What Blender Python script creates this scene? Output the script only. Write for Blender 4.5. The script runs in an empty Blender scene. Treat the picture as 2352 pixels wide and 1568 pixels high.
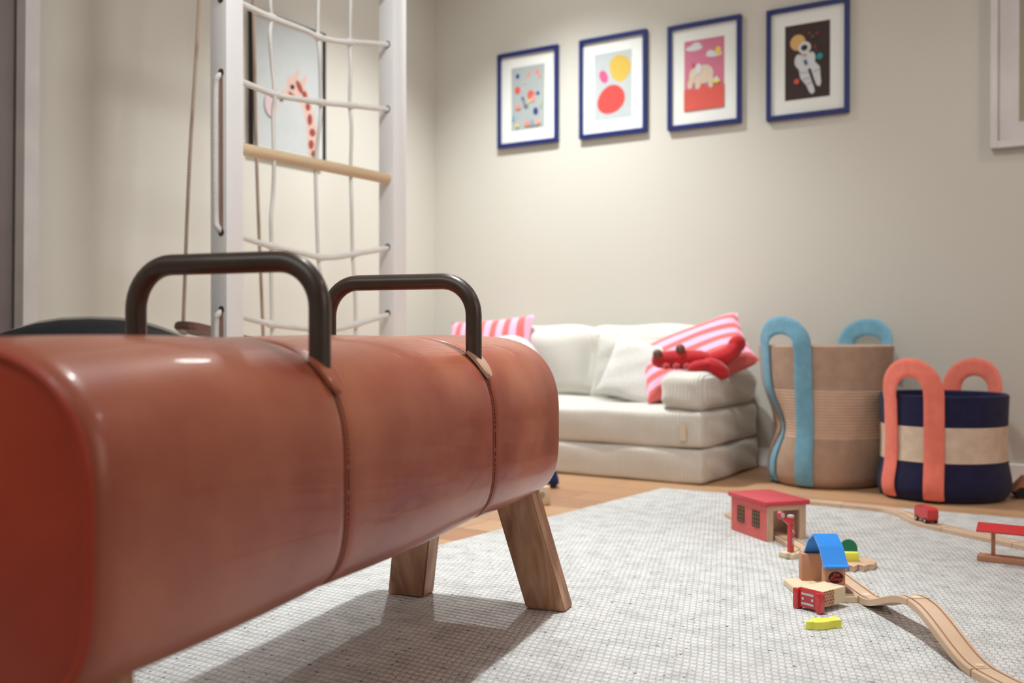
import bpy, bmesh, math, random
from mathutils import Vector, Matrix, Euler
PI = math.pi
random.seed(4)
C = bpy.context.scene.collection
SC = bpy.context.scene

# ------------------------------------------------------------------ camera, light, exposure
CAMH, YAW, F, HOR = 0.5, math.radians(32.6), 35 / 36 * 2352, 769.0
cam_d = bpy.data.cameras.new('camera'); cam = bpy.data.objects.new('camera', cam_d); C.objects.link(cam)
cam_d.lens, cam_d.sensor_width = 35, 36
cam_d.clip_start = 0.02
cam.location = (0, 0, CAMH)
cam.rotation_euler = Euler((PI / 2 - math.atan((784 - HOR) / F), 0, YAW), 'XYZ')
cam_d.dof.use_dof = True; cam_d.dof.focus_distance = 1.68; cam_d.dof.aperture_fstop = 3.4
SC.camera = cam
SC.view_settings.view_transform = 'Standard'; SC.view_settings.look = 'None'
SC.view_settings.gamma = 1; SC.view_settings.use_curve_mapping = False
SC.view_settings.exposure = 0.03
SC.cycles.use_denoising = True
SC.cycles.max_bounces = 8
w = bpy.data.worlds.new('world'); SC.world = w; w.use_nodes = True
w.node_tree.nodes['Background'].inputs[0].default_value = (1, .93, .86, 1)
w.node_tree.nodes['Background'].inputs[1].default_value = 0.0

def spot(name, loc, power, size=120, blend=.8, rad=.03, col=(1, .95, .87), aim=None):
    d = bpy.data.lights.new(name, 'SPOT'); o = bpy.data.objects.new(name, d); C.objects.link(o)
    d.energy = power; d.spot_size = math.radians(size); d.spot_blend = blend; d.shadow_soft_size = rad; d.color = col
    o.location = loc
    v = Vector(aim) - Vector(loc) if aim else Vector((0, 0, -1))
    o.rotation_euler = v.to_track_quat('-Z', 'Y').to_euler()
    return o
CEIL = 2.5
COOL = (.96, 1, .995)
WARM = (1, .84, .76)
def downlight(loc, beam, beam_size, spill, col, rad=.025, srad=.10):
    """a reflector downlight: a tight beam and its wide, weak spill"""
    spot('downlight_beam', loc, beam, beam_size, 1, rad, col)
    spot('downlight_spill', loc, spill, 165, .6, srad, col)
downlight((-.88, 1.56, CEIL - .06), 152, 46, 70, COOL, .02)      # over the pommel horse
downlight((-2.02, 3.02, CEIL - .06), 232, 102, 13, COOL)         # over the sofa
downlight((.85, 2.6, CEIL - .06), 6, 90, 24, WARM)               # over the toys, right
def area(name, loc, size, power, col, aim):
    d = bpy.data.lights.new(name, 'AREA'); o = bpy.data.objects.new(name, d); C.objects.link(o)
    d.shape = 'RECTANGLE'; d.size, d.size_y = size; d.energy = power; d.color = col
    o.location = loc; o.rotation_euler = (Vector(aim) - Vector(loc)).to_track_quat('-Z', 'Y').to_euler()
area('ceiling_fill', (-1.1, -.5, CEIL - .05), (2.6, 2.0), 36, COOL, (-1.3, .8, 0))  # added soft fill for the ambient level, not a real fitting
area('side_fill', (2.5, 1.6, 1.45), (1.7, 1.5), 19, (1, .75, .68), (-1.0, 2.2, .5))  # added warm fill from the right; the wall has no window

# ------------------------------------------------------------------ the ground frame (r metres right, d metres ahead of the viewpoint)
cy, sy = math.cos(YAW), math.sin(YAW)
def W(r, d, z=0.0): return Vector((-sy * d + cy * r, cy * d + sy * r, z))
def G(px, py, z=0.0):
    d = (CAMH - z) * F / (py - HOR); return W((px - 1176) / F * d, d, z)
RUG = .010
TRK = RUG + .012

# ------------------------------------------------------------------ materials
def mat(name, col, rough=.6, spec=.4, var=None, vscale=6, vdetail=4, bump=None, bscale=60, bdist=.002, metal=0, coat=0, sheen=0, stretch=None, space='Object'):
    m = bpy.data.materials.new(name); m.use_nodes = True; nt = m.node_tree; n = nt.nodes; l = nt.links
    b = n['Principled BSDF']
    b.inputs['Base Color'].default_value = (*col, 1); b.inputs['Roughness'].default_value = rough
    b.inputs['Specular IOR Level'].default_value = spec; b.inputs['Metallic'].default_value = metal
    b.inputs['Coat Weight'].default_value = coat; b.inputs['Sheen Weight'].default_value = sheen
    tc = n.new('ShaderNodeTexCoord'); mp = n.new('ShaderNodeMapping'); l.new(tc.outputs[space], mp.inputs[0])
    if stretch: mp.inputs['Scale'].default_value = stretch
    if var is None: var = tuple(c * .88 for c in col)
    nz = n.new('ShaderNodeTexNoise'); nz.inputs['Scale'].default_value = vscale; nz.inputs['Detail'].default_value = vdetail
    l.new(mp.outputs[0], nz.inputs[0])
    rp = n.new('ShaderNodeValToRGB'); rp.color_ramp.elements[0].position = .35; rp.color_ramp.elements[1].position = .65
    rp.color_ramp.elements[0].color = (*var, 1); rp.color_ramp.elements[1].color = (*col, 1)
    l.new(nz.outputs[0], rp.inputs[0]); l.new(rp.outputs[0], b.inputs['Base Color'])
    if bump:
        bn = n.new('ShaderNodeTexNoise'); bn.inputs['Scale'].default_value = bscale; bn.inputs['Detail'].default_value = 6
        l.new(mp.outputs[0], bn.inputs[0])
        bp = n.new('ShaderNodeBump'); bp.inputs['Strength'].default_value = bump; bp.inputs['Distance'].default_value = bdist
        l.new(bn.outputs[0], bp.inputs['Height']); l.new(bp.outputs[0], b.inputs['Normal'])
    m['b'] = 1
    return m
def nodes(m): return m.node_tree.nodes, m.node_tree.links, m.node_tree.nodes['Principled BSDF']
def math_n(n, l, op, a, b=None, c=None):
    q = n.new('ShaderNodeMath'); q.operation = op
    for i, v in enumerate((a, b, c)):
        if v is None: continue
        if isinstance(v, (int, float)): q.inputs[i].default_value = v
        else: l.new(v, q.inputs[i])
    return q.outputs[0]
def ribs(m, axis, period, dist, strength=.8, wobble=0.0, sharp=1.0):
    """parallel ribs along one object axis, as bump"""
    n, l, b = nodes(m)
    tc = n.new('ShaderNodeTexCoord'); sp = n.new('ShaderNodeSeparateXYZ'); l.new(tc.outputs['Object'], sp.inputs[0])
    v = sp.outputs[axis]
    if wobble:
        nz = n.new('ShaderNodeTexNoise'); nz.inputs['Scale'].default_value = 5; l.new(tc.outputs['Object'], nz.inputs[0])
        v = math_n(n, l, 'ADD', v, math_n(n, l, 'MULTIPLY', nz.outputs[0], wobble))
    s = math_n(n, l, 'ABSOLUTE', math_n(n, l, 'SINE', math_n(n, l, 'MULTIPLY', v, PI / period)))
    s = math_n(n, l, 'POWER', s, sharp)
    bp = n.new('ShaderNodeBump'); bp.inputs['Strength'].default_value = strength; bp.inputs['Distance'].default_value = dist
    l.new(s, bp.inputs['Height'])
    if b.inputs['Normal'].is_linked: l.new(b.inputs['Normal'].links[0].from_socket, bp.inputs['Normal'])
    l.new(bp.outputs[0], b.inputs['Normal'])
    return m

M = {}
M['wall'] = mat('wall_paint', (.60, .575, .515), .85, .2, (.585, .56, .50), 1.2, bump=.06, bscale=160, bdist=.001)
M['ceil'] = mat('ceiling_paint', (.86, .83, .79), .9, .2)
M['white'] = mat('white_paint', (.95, .965, .98), .4, .5, (.94, .955, .97), 5)
M['trim'] = mat('trim_paint', (.66, .63, .62), .45, .4)
M['door'] = mat('door_paint', (.27, .225, .215), .6, .3)
M['leather'] = mat('tan_leather', (.47, .150, .078), .36, .5, (.27, .044, .024), 4.5, 8, bump=.12, bscale=380, bdist=.0006, coat=.22)
M['leather_dark'] = mat('leather_edge', (.27, .07, .04), .5, .4)
M['leather_end'] = mat('end_leather', (.42, .045, .014), .45, .35, (.28, .024, .008), 5, 6, bump=.1, bscale=350, bdist=.0006, coat=.1)
M['leather_lit'] = mat('lit_leather', (.60, .38, .26), .6, .35)  # leather lightened to stand for light caught by the far tabs
M['thread'] = mat('brown_thread', (.20, .06, .035), .7, .2)
M['handle'] = mat('dark_brown_metal', (.060, .040, .030), .36, .6, (.045, .030, .023), 20, metal=.2, coat=.2)
M['rope'] = ribs(mat('white_rope', (.90, .90, .87), .8, .2, bump=.3, bscale=300, bdist=.001), 2, .006, .002, .6)
M['hemp'] = ribs(mat('hemp_rope', (.52, .41, .33), .85, .2), 2, .008, .003, .6)
M['rung'] = mat('beech_rung', (.78, .62, .42), .5, .4, (.70, .52, .34), 4, 5, stretch=(8, 1, 8))
M['hole'] = mat('drilled_hole', (.10, .06, .04), .8, .2)
M['beech'] = mat('beech_wood', (.68, .49, .35), .55, .35, (.60, .41, .28), 9, 5, bump=.1, bscale=150, bdist=.0005)
M['beech2'] = mat('pale_beech', (.78, .66, .47), .55, .35, (.72, .58, .39), 9, 5)
M['beech3'] = mat('red_beech', (.58, .30, .18), .55, .35, (.48, .22, .13), 9, 5)
M['groove'] = mat('track_groove', (.52, .33, .22), .7, .3)
M['red'] = mat('red_lacquer', (.66, .035, .04), .3, .5, (.58, .03, .035), 10, coat=.4)
M['redroof'] = mat('red_roof_paint', (.62, .06, .085), .4, .5, (.56, .05, .07), 10)
M['pinkred'] = mat('pink_stripe', (.85, .40, .44), .5, .4)
M['blue'] = mat('blue_plastic', (.03, .27, .80), .3, .5, (.025, .24, .74), 10, coat=.3)
M['yellow'] = mat('yellow_paint', (.84, .84, .12), .45, .4, (.79, .79, .10), 10)
M['yellow2'] = mat('ochre_side', (.62, .50, .10), .5, .4)
M['green'] = mat('green_paint', (.02, .22, .10), .45, .4)
M['black'] = mat('black_plastic', (.012, .012, .014), .5, .4)
M['silver'] = mat('silver_print', (.62, .60, .62), .5, .4)
M['navy'] = ribs(mat('navy_cord', (.016, .016, .06), .85, .2, (.012, .012, .045), 40, sheen=.1), 2, .007, .002, .7)
M['jute'] = ribs(mat('natural_cord', (.76, .61, .48), .85, .2, (.68, .52, .40), 30, sheen=.1), 2, .007, .0025, .8)
M['jute2'] = ribs(mat('tan_cord', (.44, .30, .22), .85, .2, (.39, .26, .19), 30, sheen=.1), 2, .006, .001, .35)
M['jute3'] = ribs(mat('peach_cord', (.62, .43, .32), .85, .2, (.56, .38, .28), 30, sheen=.1), 2, .010, .0025, .8)
M['coral'] = ribs(mat('coral_cord', (.84, .21, .15), .8, .25, (.78, .18, .13), 40, sheen=.2), 1, .008, .001, .35)
M['skyblue'] = ribs(mat('sky_blue_cord', (.17, .37, .49), .8, .25, (.14, .32, .43), 40, sheen=.2), 1, .008, .001, .35)
M['sofa'] = ribs(mat('ribbed_cream_fabric', (.68, .655, .60), .9, .15, (.64, .615, .56), 8, bump=.3, bscale=40, bdist=.003, sheen=.2), 0, .012, .003, .7, .01)
M['sofa_top'] = mat('cream_fabric', (.63, .61, .56), .9, .15, (.60, .58, .53), 8, bump=.3, bscale=30, bdist=.004, sheen=.2)
M['linen'] = mat('linen', (.58, .56, .52), .9, .15, (.52, .50, .46), 90, 3, bump=.4, bscale=250, bdist=.001, sheen=.2)
M['linen2'] = mat('white_linen', (.66, .65, .62), .9, .15, (.62, .61, .58), 60, 3, bump=.3, bscale=250, bdist=.001)
M['plush'] = mat('red_plush', (.50, .016, .022), .85, .2, (.42, .012, .018), 20, sheen=.4, bump=.3, bscale=300, bdist=.001)
M['tag'] = mat('beige_label', (.72, .60, .45), .7, .2)
M['frame'] = mat('navy_frame_paint', (.012, .022, .14), .4, .4, (.010, .018, .12), 20)
M['mount'] = mat('white_mount', (.76, .77, .73), .7, .2, (.75, .76, .72), 5)
M['darkframe'] = mat('dark_frame', (.03, .022, .018), .5, .3)
M['cushblack'] = mat('black_canvas', (.012, .014, .018), .7, .2, bump=.4, bscale=12, bdist=.01)
M['piping'] = mat('grey_piping', (.36, .34, .30), .7, .3)
M['seatwood'] = mat('dark_seat_wood', (.16, .075, .06), .5, .4)
M['terra'] = mat('terracotta_wood', (.50, .19, .09), .5, .35, (.40, .14, .07), 9)
M['pane'] = mat('brown_window_print', (.30, .18, .10), .6, .3)
M['grooveline'] = mat('rope_slot', (.42, .27, .22), .7, .2)
M['navyblue'] = mat('blue_toy_paint', (.010, .035, .19), .4, .4)

# horse leg wood: mango grain
def leg_wood():
    m = mat('mango_wood', (.46, .26, .155), .5, .35, bump=.15, bscale=30, bdist=.0008, stretch=(6, 6, 1)); n, l, b = nodes(m)
    tc = n.new('ShaderNodeTexCoord'); mp = n.new('ShaderNodeMapping'); mp.inputs['Scale'].default_value = (9, 9, 1.6)
    l.new(tc.outputs['Object'], mp.inputs[0])
    nz = n.new('ShaderNodeTexNoise'); nz.inputs['Scale'].default_value = 2.2; nz.inputs['Detail'].default_value = 9; nz.inputs['Distortion'].default_value = 1.6
    l.new(mp.outputs[0], nz.inputs[0])
    rp = n.new('ShaderNodeValToRGB'); e = rp.color_ramp.elements
    e[0].position = .3; e[0].color = (.22, .105, .06, 1); e[1].position = .7; e[1].color = (.56, .36, .23, 1)
    k = e.new(.5); k.color = (.42, .22, .13, 1)
    l.new(nz.outputs[0], rp.inputs[0]); l.new(rp.outputs[0], b.inputs['Base Color'])
    return m
M['legwood'] = leg_wood()

def floor_mat():
    m = mat('oak_floor', (.55, .36, .2), .42, .4); n, l, b = nodes(m)
    tc = n.new('ShaderNodeTexCoord'); br = n.new('ShaderNodeTexBrick'); l.new(tc.outputs['Object'], br.inputs[0])
    br.inputs['Scale'].default_value = 1; br.inputs['Brick Width'].default_value = 1.5; br.inputs['Row Height'].default_value = .14
    br.inputs['Mortar Size'].default_value = .0015; br.inputs['Color1'].default_value = (.62, .37, .205, 1)
    br.inputs['Color2'].default_value = (.44, .225, .12, 1); br.inputs['Mortar'].default_value = (.2, .11, .06, 1); br.offset = .37
    mp = n.new('ShaderNodeMapping'); mp.inputs['Scale'].default_value = (1, 14, 1); l.new(tc.outputs['Object'], mp.inputs[0])
    nz = n.new('ShaderNodeTexNoise'); nz.inputs['Scale'].default_value = 3; nz.inputs['Detail'].default_value = 8; l.new(mp.outputs[0], nz.inputs[0])
    mx = n.new('ShaderNodeMix'); mx.data_type = 'RGBA'; mx.blend_type = 'MULTIPLY'; mx.inputs[0].default_value = .5
    l.new(br.outputs[0], mx.inputs[6]); l.new(nz.outputs[0], mx.inputs[7])
    mu = n.new('ShaderNodeMix'); mu.data_type = 'RGBA'; mu.blend_type = 'MIX'; mu.inputs[0].default_value = .35
    l.new(mx.outputs[2], mu.inputs[6]); l.new(br.outputs[0], mu.inputs[7]); l.new(mu.outputs[2], b.inputs['Base Color'])
    return m
M['floor'] = floor_mat()

def rug_mat():
    m = mat('woven_wool', (.74, .74, .71), .95, .1); n, l, b = nodes(m)
    tc = n.new('ShaderNodeTexCoord'); sp = n.new('ShaderNodeSeparateXYZ')
    wob = n.new('ShaderNodeTexNoise'); wob.inputs['Scale'].default_value = 14; wob.inputs['Detail'].default_value = 2
    l.new(tc.outputs['Object'], wob.inputs[0])
    va = n.new('ShaderNodeVectorMath'); va.operation = 'MULTIPLY_ADD'
    l.new(wob.outputs['Color'], va.inputs[0]); va.inputs[1].default_value = (.006, .005, 0); l.new(tc.outputs['Object'], va.inputs[2])
    l.new(va.outputs[0], sp.inputs[0])
    row = math_n(n, l, 'DIVIDE', sp.outputs[1], .0155)
    fl = math_n(n, l, 'FLOOR', row); fy = math_n(n, l, 'FRACT', row)
    colm = math_n(n, l, 'ADD', math_n(n, l, 'DIVIDE', sp.outputs[0], .0115), math_n(n, l, 'MULTIPLY', fl, .5))
    colm = math_n(n, l, 'ADD', colm, math_n(n, l, 'MULTIPLY', fy, .22))
    fx = math_n(n, l, 'FRACT', colm); fc = math_n(n, l, 'FLOOR', colm)
    def hump(v, p):
        a = math_n(n, l, 'ABSOLUTE', math_n(n, l, 'SUBTRACT', math_n(n, l, 'MULTIPLY', v, 2), 1))
        return math_n(n, l, 'SUBTRACT', 1, math_n(n, l, 'POWER', a, p))
    h = math_n(n, l, 'MULTIPLY', hump(fy, 2), math_n(n, l, 'ADD', math_n(n, l, 'MULTIPLY', hump(fx, 4), .55), .45))
    # each loop sits a little higher or lower
    cb = n.new('ShaderNodeCombineXYZ'); l.new(fc, cb.inputs[0]); l.new(fl, cb.inputs[1])
    wn = n.new('ShaderNodeTexWhiteNoise'); wn.noise_dimensions = '2D'; l.new(cb.outputs[0], wn.inputs['Vector'])
    h = math_n(n, l, 'ADD', h, math_n(n, l, 'MULTIPLY', wn.outputs['Value'], .3))
    fz = n.new('ShaderNodeTexNoise'); fz.inputs['Scale'].default_value = 450; fz.inputs['Detail'].default_value = 2; l.new(tc.outputs['Object'], fz.inputs[0])
    h = math_n(n, l, 'ADD', h, math_n(n, l, 'MULTIPLY', fz.outputs[0], .35))
    bp = n.new('ShaderNodeBump'); bp.inputs['Strength'].default_value = .9; bp.inputs['Distance'].default_value = .0045
    l.new(h, bp.inputs['Height']); l.new(bp.outputs[0], b.inputs['Normal'])
    # dark flecks spun into the yarn, and shade painted as grey between the loops
    mp = n.new('ShaderNodeMapping'); mp.inputs['Scale'].default_value = (90, 150, 1); l.new(tc.outputs['Object'], mp.inputs[0])
    sk = n.new('ShaderNodeTexNoise'); sk.inputs['Scale'].default_value = 1; sk.inputs['Detail'].default_value = 1.5; l.new(mp.outputs[0], sk.inputs[0])
    r1 = n.new('ShaderNodeValToRGB'); e = r1.color_ramp.elements; e[0].position = .66; e[0].color = (0, 0, 0, 1); e[1].position = .72; e[1].color = (1, 1, 1, 1)
    l.new(sk.outputs[0], r1.inputs[0])
    big = n.new('ShaderNodeTexNoise'); big.inputs['Scale'].default_value = 25; big.inputs['Detail'].default_value = 5; l.new(tc.outputs['Object'], big.inputs[0])
    r2 = n.new('ShaderNodeValToRGB'); e = r2.color_ramp.elements; e[0].position = .3; e[0].color = (.54, .54, .53, 1); e[1].position = .6; e[1].color = (.69, .69, .68, 1)
    l.new(big.outputs[0], r2.inputs[0])
    loop_shade = n.new('ShaderNodeMix'); loop_shade.data_type = 'RGBA'
    l.new(math_n(n, l, 'MULTIPLY', math_n(n, l, 'LESS_THAN', math_n(n, l, 'MULTIPLY', hump(fy, 2.2), hump(fx, 3)), .22), .30), loop_shade.inputs[0])
    l.new(r2.outputs[0], loop_shade.inputs[6]); loop_shade.inputs[7].default_value = (.30, .28, .27, 1)
    mx = n.new('ShaderNodeMix'); mx.data_type = 'RGBA'
    l.new(r1.outputs[0], mx.inputs[0]); l.new(loop_shade.outputs[2], mx.inputs[6]); mx.inputs[7].default_value = (.10, .09, .09, 1)
    l.new(mx.outputs[2], b.inputs['Base Color'])
    return m
M['rug'] = rug_mat()

def stripe_mat(name, axis, period, ca, cb_, ang=0):
    m = mat(name, ca, .85, .2, sheen=.2); n, l, b = nodes(m)
    tc = n.new('ShaderNodeTexCoord'); mp = n.new('ShaderNodeMapping'); mp.inputs['Rotation'].default_value = (0, 0, ang)
    l.new(tc.outputs['Object'], mp.inputs[0]); sp = n.new('ShaderNodeSeparateXYZ'); l.new(mp.outputs[0], sp.inputs[0])
    s = math_n(n, l, 'GREATER_THAN', math_n(n, l, 'FRACT', math_n(n, l, 'DIVIDE', sp.outputs[axis], period)), .52)
    mx = n.new('ShaderNodeMix'); mx.data_type = 'RGBA'; l.new(s, mx.inputs[0])
    mx.inputs[6].default_value = (*ca, 1); mx.inputs[7].default_value = (*cb_, 1); l.new(mx.outputs[2], b.inputs['Base Color'])
    return m
M['stripe'] = stripe_mat('pink_red_stripes', 0, .062, (.88, .46, .64), (.72, .15, .14))
M['stripe_long'] = stripe_mat('long_pink_red_stripes', 1, .060, (.88, .46, .64), (.72, .15, .14))
def brick_mat(name, c1, c2, mortar, bw, rh, ms, axes=(0, 2)):
    m = mat(name, c1, .6, .3); n, l, b = nodes(m)
    tc = n.new('ShaderNodeTexCoord'); sp = n.new('ShaderNodeSeparateXYZ'); l.new(tc.outputs['Object'], sp.inputs[0])
    cb = n.new('ShaderNodeCombineXYZ'); l.new(sp.outputs[axes[0]], cb.inputs[0]); l.new(sp.outputs[axes[1]], cb.inputs[1])
    br = n.new('ShaderNodeTexBrick'); l.new(cb.outputs[0], br.inputs[0]); br.inputs['Scale'].default_value = 1
    br.inputs['Brick Width'].default_value = bw; br.inputs['Row Height'].default_value = rh; br.inputs['Mortar Size'].default_value = ms
    br.inputs['Color1'].default_value = (*c1, 1); br.inputs['Color2'].default_value = (*c2, 1); br.inputs['Mortar'].default_value = (*mortar, 1)
    l.new(br.outputs[0], b.inputs['Base Color'])
    return m
M['brickred'] = brick_mat('red_brick_print', (.72, .05, .06), (.64, .04, .05), (.80, .32, .28), .010, .0042, .0006)
M['brickbrown'] = brick_mat('brown_brick_print', (.16, .10, .06), (.60, .20, .13), (.55, .36, .24), .0085, .0055, .0009)

# ------------------------------------------------------------------ mesh helpers
def obj(name, bm, m, parent=None, smooth=True, loc=None, rot=None):
    me = bpy.data.meshes.new(name)
    bmesh.ops.recalc_face_normals(bm, faces=bm.faces[:])
    bm.to_mesh(me); bm.free()
    for k in (m if isinstance(m, (list, tuple)) else [m]): me.materials.append(M[k] if isinstance(k, str) else k)
    o = bpy.data.objects.new(name, me); C.objects.link(o)
    if smooth:
        for p in me.polygons: p.use_smooth = True
        try: me.set_sharp_from_angle(angle=math.radians(38))
        except Exception: pass
    if parent: o.parent = parent
    if loc is not None: o.location = loc
    if rot is not None: o.rotation_euler = rot
    return o
def tag(o, label, cat, group=None):
    o['label'] = label; o['category'] = cat
    if group: o['group'] = group
    return o
def thing(name, label, cat, loc=(0, 0, 0), rz=0, group=None):
    o = bpy.data.objects.new(name, None); C.objects.link(o); o.location = loc; o.rotation_euler = (0, 0, rz)
    o.empty_display_size = .05
    return tag(o, label, cat, group)
def struct(name, bm, m, **k):
    o = obj(name, bm, m, smooth=False, **k); o['kind'] = 'structure'; return o
def box(bm, c, s, rot=None, bev=0, mi=0, seg=2):
    """c centre, s full size"""
    mt = Matrix.Translation(Vector(c)) @ (Euler(rot).to_matrix().to_4x4() if rot is not None else Matrix()) @ Matrix.Diagonal((*s, 1))
    r = bmesh.ops.create_cube(bm, size=1, matrix=mt); vs = r['verts']
    fs = {f for v in vs for f in v.link_faces}
    for f in fs: f.material_index = mi
    if bev:
        es = list({e for v in vs for e in v.link_edges})
        bmesh.ops.bevel(bm, geom=es, offset=bev, segments=seg, affect='EDGES', profile=.5)
    return bm
def bx(c, s, rot=None, bev=0): return box(bmesh.new(), c, s, rot, bev)
def prism(bm, pts, z0, z1, bev=0, mi=0, mi_side=None):
    """outline of (x, y) points extruded in z"""
    lo = [bm.verts.new((x, y, z0)) for x, y in pts]; hi = [bm.verts.new((x, y, z1)) for x, y in pts]
    fs = [bm.faces.new(hi), bm.faces.new(list(reversed(lo)))]
    for f in fs: f.material_index = mi
    N = len(pts); sd = []
    for i in range(N):
        f = bm.faces.new((lo[i], lo[(i + 1) % N], hi[(i + 1) % N], hi[i])); f.material_index = mi if mi_side is None else mi_side; sd.append(f)
    if bev:
        es = list({e for f in fs for e in f.edges})
        bmesh.ops.bevel(bm, geom=es, offset=bev, segments=2, affect='EDGES')
    return bm
def tube(bm, pts, r, seg=12, cap=True, radii=None, closed=False):
    pts = [Vector(p) for p in pts]; N = len(pts); rings = []; up = None
    for i, p in enumerate(pts):
        if closed: t = (pts[(i + 1) % N] - pts[i - 1]).normalized()
        else: t = (pts[min(i + 1, N - 1)] - pts[max(i - 1, 0)]).normalized()
        if up is None:
            up = Vector((0, 0, 1)) if abs(t.z) < .9 else Vector((1, 0, 0))
        a = (up - t * up.dot(t)).normalized(); up = a; b2 = t.cross(a)
        rr = radii[i] if radii else r
        rings.append([bm.verts.new(p + rr * (math.cos(2 * PI * k / seg) * a + math.sin(2 * PI * k / seg) * b2)) for k in range(seg)])
    for i in range(N if closed else N - 1):
        A, B = rings[i], rings[(i + 1) % N]
        for k in range(seg): bm.faces.new((A[k], A[(k + 1) % seg], B[(k + 1) % seg], B[k]))
    if cap and not closed: bm.faces.new(rings[0]); bm.faces.new(list(reversed(rings[-1])))
    return bm
def smooth_path(pts, n=8, closed=False):
    """Catmull-Rom through points"""
    P = [Vector(p) for p in pts]; out = []
    N = len(P)
    for i in range(N if closed else N - 1):
        p0, p1, p2, p3 = (P[(i - 1) % N] if closed or i > 0 else P[0] * 2 - P[1]), P[i], P[(i + 1) % N], (P[(i + 2) % N] if closed or i + 2 < N else P[-1] * 2 - P[-2])
        for k in range(n):
            t = k / n
            out.append(.5 * ((2 * p1) + (p2 - p0) * t + (2 * p0 - 5 * p1 + 4 * p2 - p3) * t * t + (3 * p1 - p0 - 3 * p2 + p3) * t ** 3))
    if not closed: out.append(P[-1])
    return out
def ellipsoid(bm, c, r, rot=None, u=20, v=12, mi=0):
    mt = Matrix.Translation(Vector(c)) @ (Euler(rot).to_matrix().to_4x4() if rot is not None else Matrix()) @ Matrix.Diagonal((*r, 1))
    q = bmesh.ops.create_uvsphere(bm, u_segments=u, v_segments=v, radius=1, matrix=mt)
    for f in {f for x in q['verts'] for f in x.link_faces}: f.material_index = mi
    return bm
def cyl(bm, p0, p1, r, seg=20, mi=0, r2=None):
    p0, p1 = Vector(p0), Vector(p1); d = p1 - p0
    mt = Matrix.Translation((p0 + p1) / 2) @ d.to_track_quat('Z', 'Y').to_matrix().to_4x4()
    q = bmesh.ops.create_cone(bm, cap_ends=True, segments=seg, radius1=r, radius2=r if r2 is None else r2, depth=d.length, matrix=mt)
    for f in {f for x in q['verts'] for f in x.link_faces}: f.material_index = mi
    return bm
def softbox(c, s, r, bulge=.0, puff=.0, seed=0, n=14):
    """cushion-like block: c centre, s size, r edge radius"""
    bm = bmesh.new(); hx, hy, hz = s[0] / 2, s[1] / 2, s[2] / 2
    bmesh.ops.create_cube(bm, size=2)
    bmesh.ops.subdivide_edges(bm, edges=bm.edges[:], cuts=n, use_grid_fill=True)
    rnd = random.Random(seed); ph = [rnd.uniform(0, 6) for _ in range(6)]
    for v in bm.verts:
        x, y, z = v.co
        q = Vector((x * hx, y * hy, z * hz))
        inner = Vector((max(-hx + r, min(hx - r, q.x)), max(-hy + r, min(hy - r, q.y)), max(-hz + r, min(hz - r, q.z))))
        d = q - inner
        if d.length > 1e-9: q = inner + d.normalized() * r
        fx, fy, fz = 1 - x * x, 1 - y * y, 1 - z * z
        if abs(z) > .99: q.z += math.copysign(bulge * fx ** .5 * fy ** .5, z)
        if abs(y) > .99: q.y += math.copysign(bulge * fx ** .5 * fz ** .5, y)
        if abs(x) > .99: q.x += math.copysign(bulge * fz ** .5 * fy ** .5, x)
        q += puff * Vector((math.sin(7 * q.y / .3 + ph[0] + 5 * z), math.sin(6 * q.x / .3 + ph[1] + 3 * z), math.sin(5 * q.x / .25 + ph[2] + 4 * q.y / .2)))
        v.co = q + Vector(c)
    return bm
def pillow(w_, h_, t_, pinch=.10, n=26, sag=0.0):
    bm = bmesh.new(); top = {}; bot = {}
    for i in range(n + 1):
        for j in range(n + 1):
            x, y = 2 * i / n - 1, 2 * j / n - 1
            e = (1 - x ** 4) * (1 - y ** 4)
            k = 1 - pinch * (1 - max(abs(x), abs(y))) * 0 - pinch * ((1 - x * x) * abs(y) ** 3 * 0)
            px_ = x * w_ / 2 * (1 - pinch * (1 - y * y) * abs(x) ** 2 * .6); py_ = y * h_ / 2 * (1 - pinch * (1 - x * x) * abs(y) ** 2 * .6)
            z = t_ / 2 * max(e, 0) ** .42
            wr = .0022 * math.sin(5 * x + 3 * y) * (e ** .3) + .0012 * math.sin(9 * y - 5 * x) * (e ** .3)
            sg = sag * (x * x)
            top[i, j] = bm.verts.new((px_, py_, z + wr + sg))
            bot[i, j] = top[i, j] if (i in (0, n) or j in (0, n)) else bm.verts.new((px_, py_, -z * .9 + sg))
    for i in range(n):
        for j in range(n):
            bm.faces.new((top[i, j], top[i + 1, j], top[i + 1, j + 1], top[i, j + 1]))
            q = (bot[i, j], bot[i, j + 1], bot[i + 1, j + 1], bot[i + 1, j])
            if len(set(q)) == 4 and not all(v in top.values() for v in q):
                try: bm.faces.new(q)
                except ValueError: pass
            elif len(set(q)) == 4:
                try: bm.faces.new(q)
                except ValueError: pass
    return bm

# ------------------------------------------------------------------ the room
XW, YW = -2.80, 3.71
struct('floor', bx((0, .8, -.05), (6.4, 6.6, .1)), 'floor')
struct('ceiling', bx((0, .8, CEIL + .05), (6.4, 6.6, .1)), 'ceil')
struct('wall_back', bx((0, YW + .05, CEIL / 2), (5.8, .1, CEIL)), 'wall')
struct('wall_right', bx((2.65, .85, CEIL / 2), (.1, 5.7, CEIL)), 'wall')
struct('wall_front', bx((0, -2.05, CEIL / 2), (5.8, .1, CEIL)), 'wall')
DY = 1.712        # the door opening in the left wall ends here
struct('wall_left', bx((XW - .05, (DY + YW) / 2, CEIL / 2), (.1, YW - DY, CEIL)), 'wall')
struct('wall_left', box(bx((XW - .05, (DY - .95 - 2.0) / 2, CEIL / 2), (.1, DY - .95 + 2.0, CEIL)), (XW - .05, DY - .475, 2.3), (.1, .95, .4)), 'wall')
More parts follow.
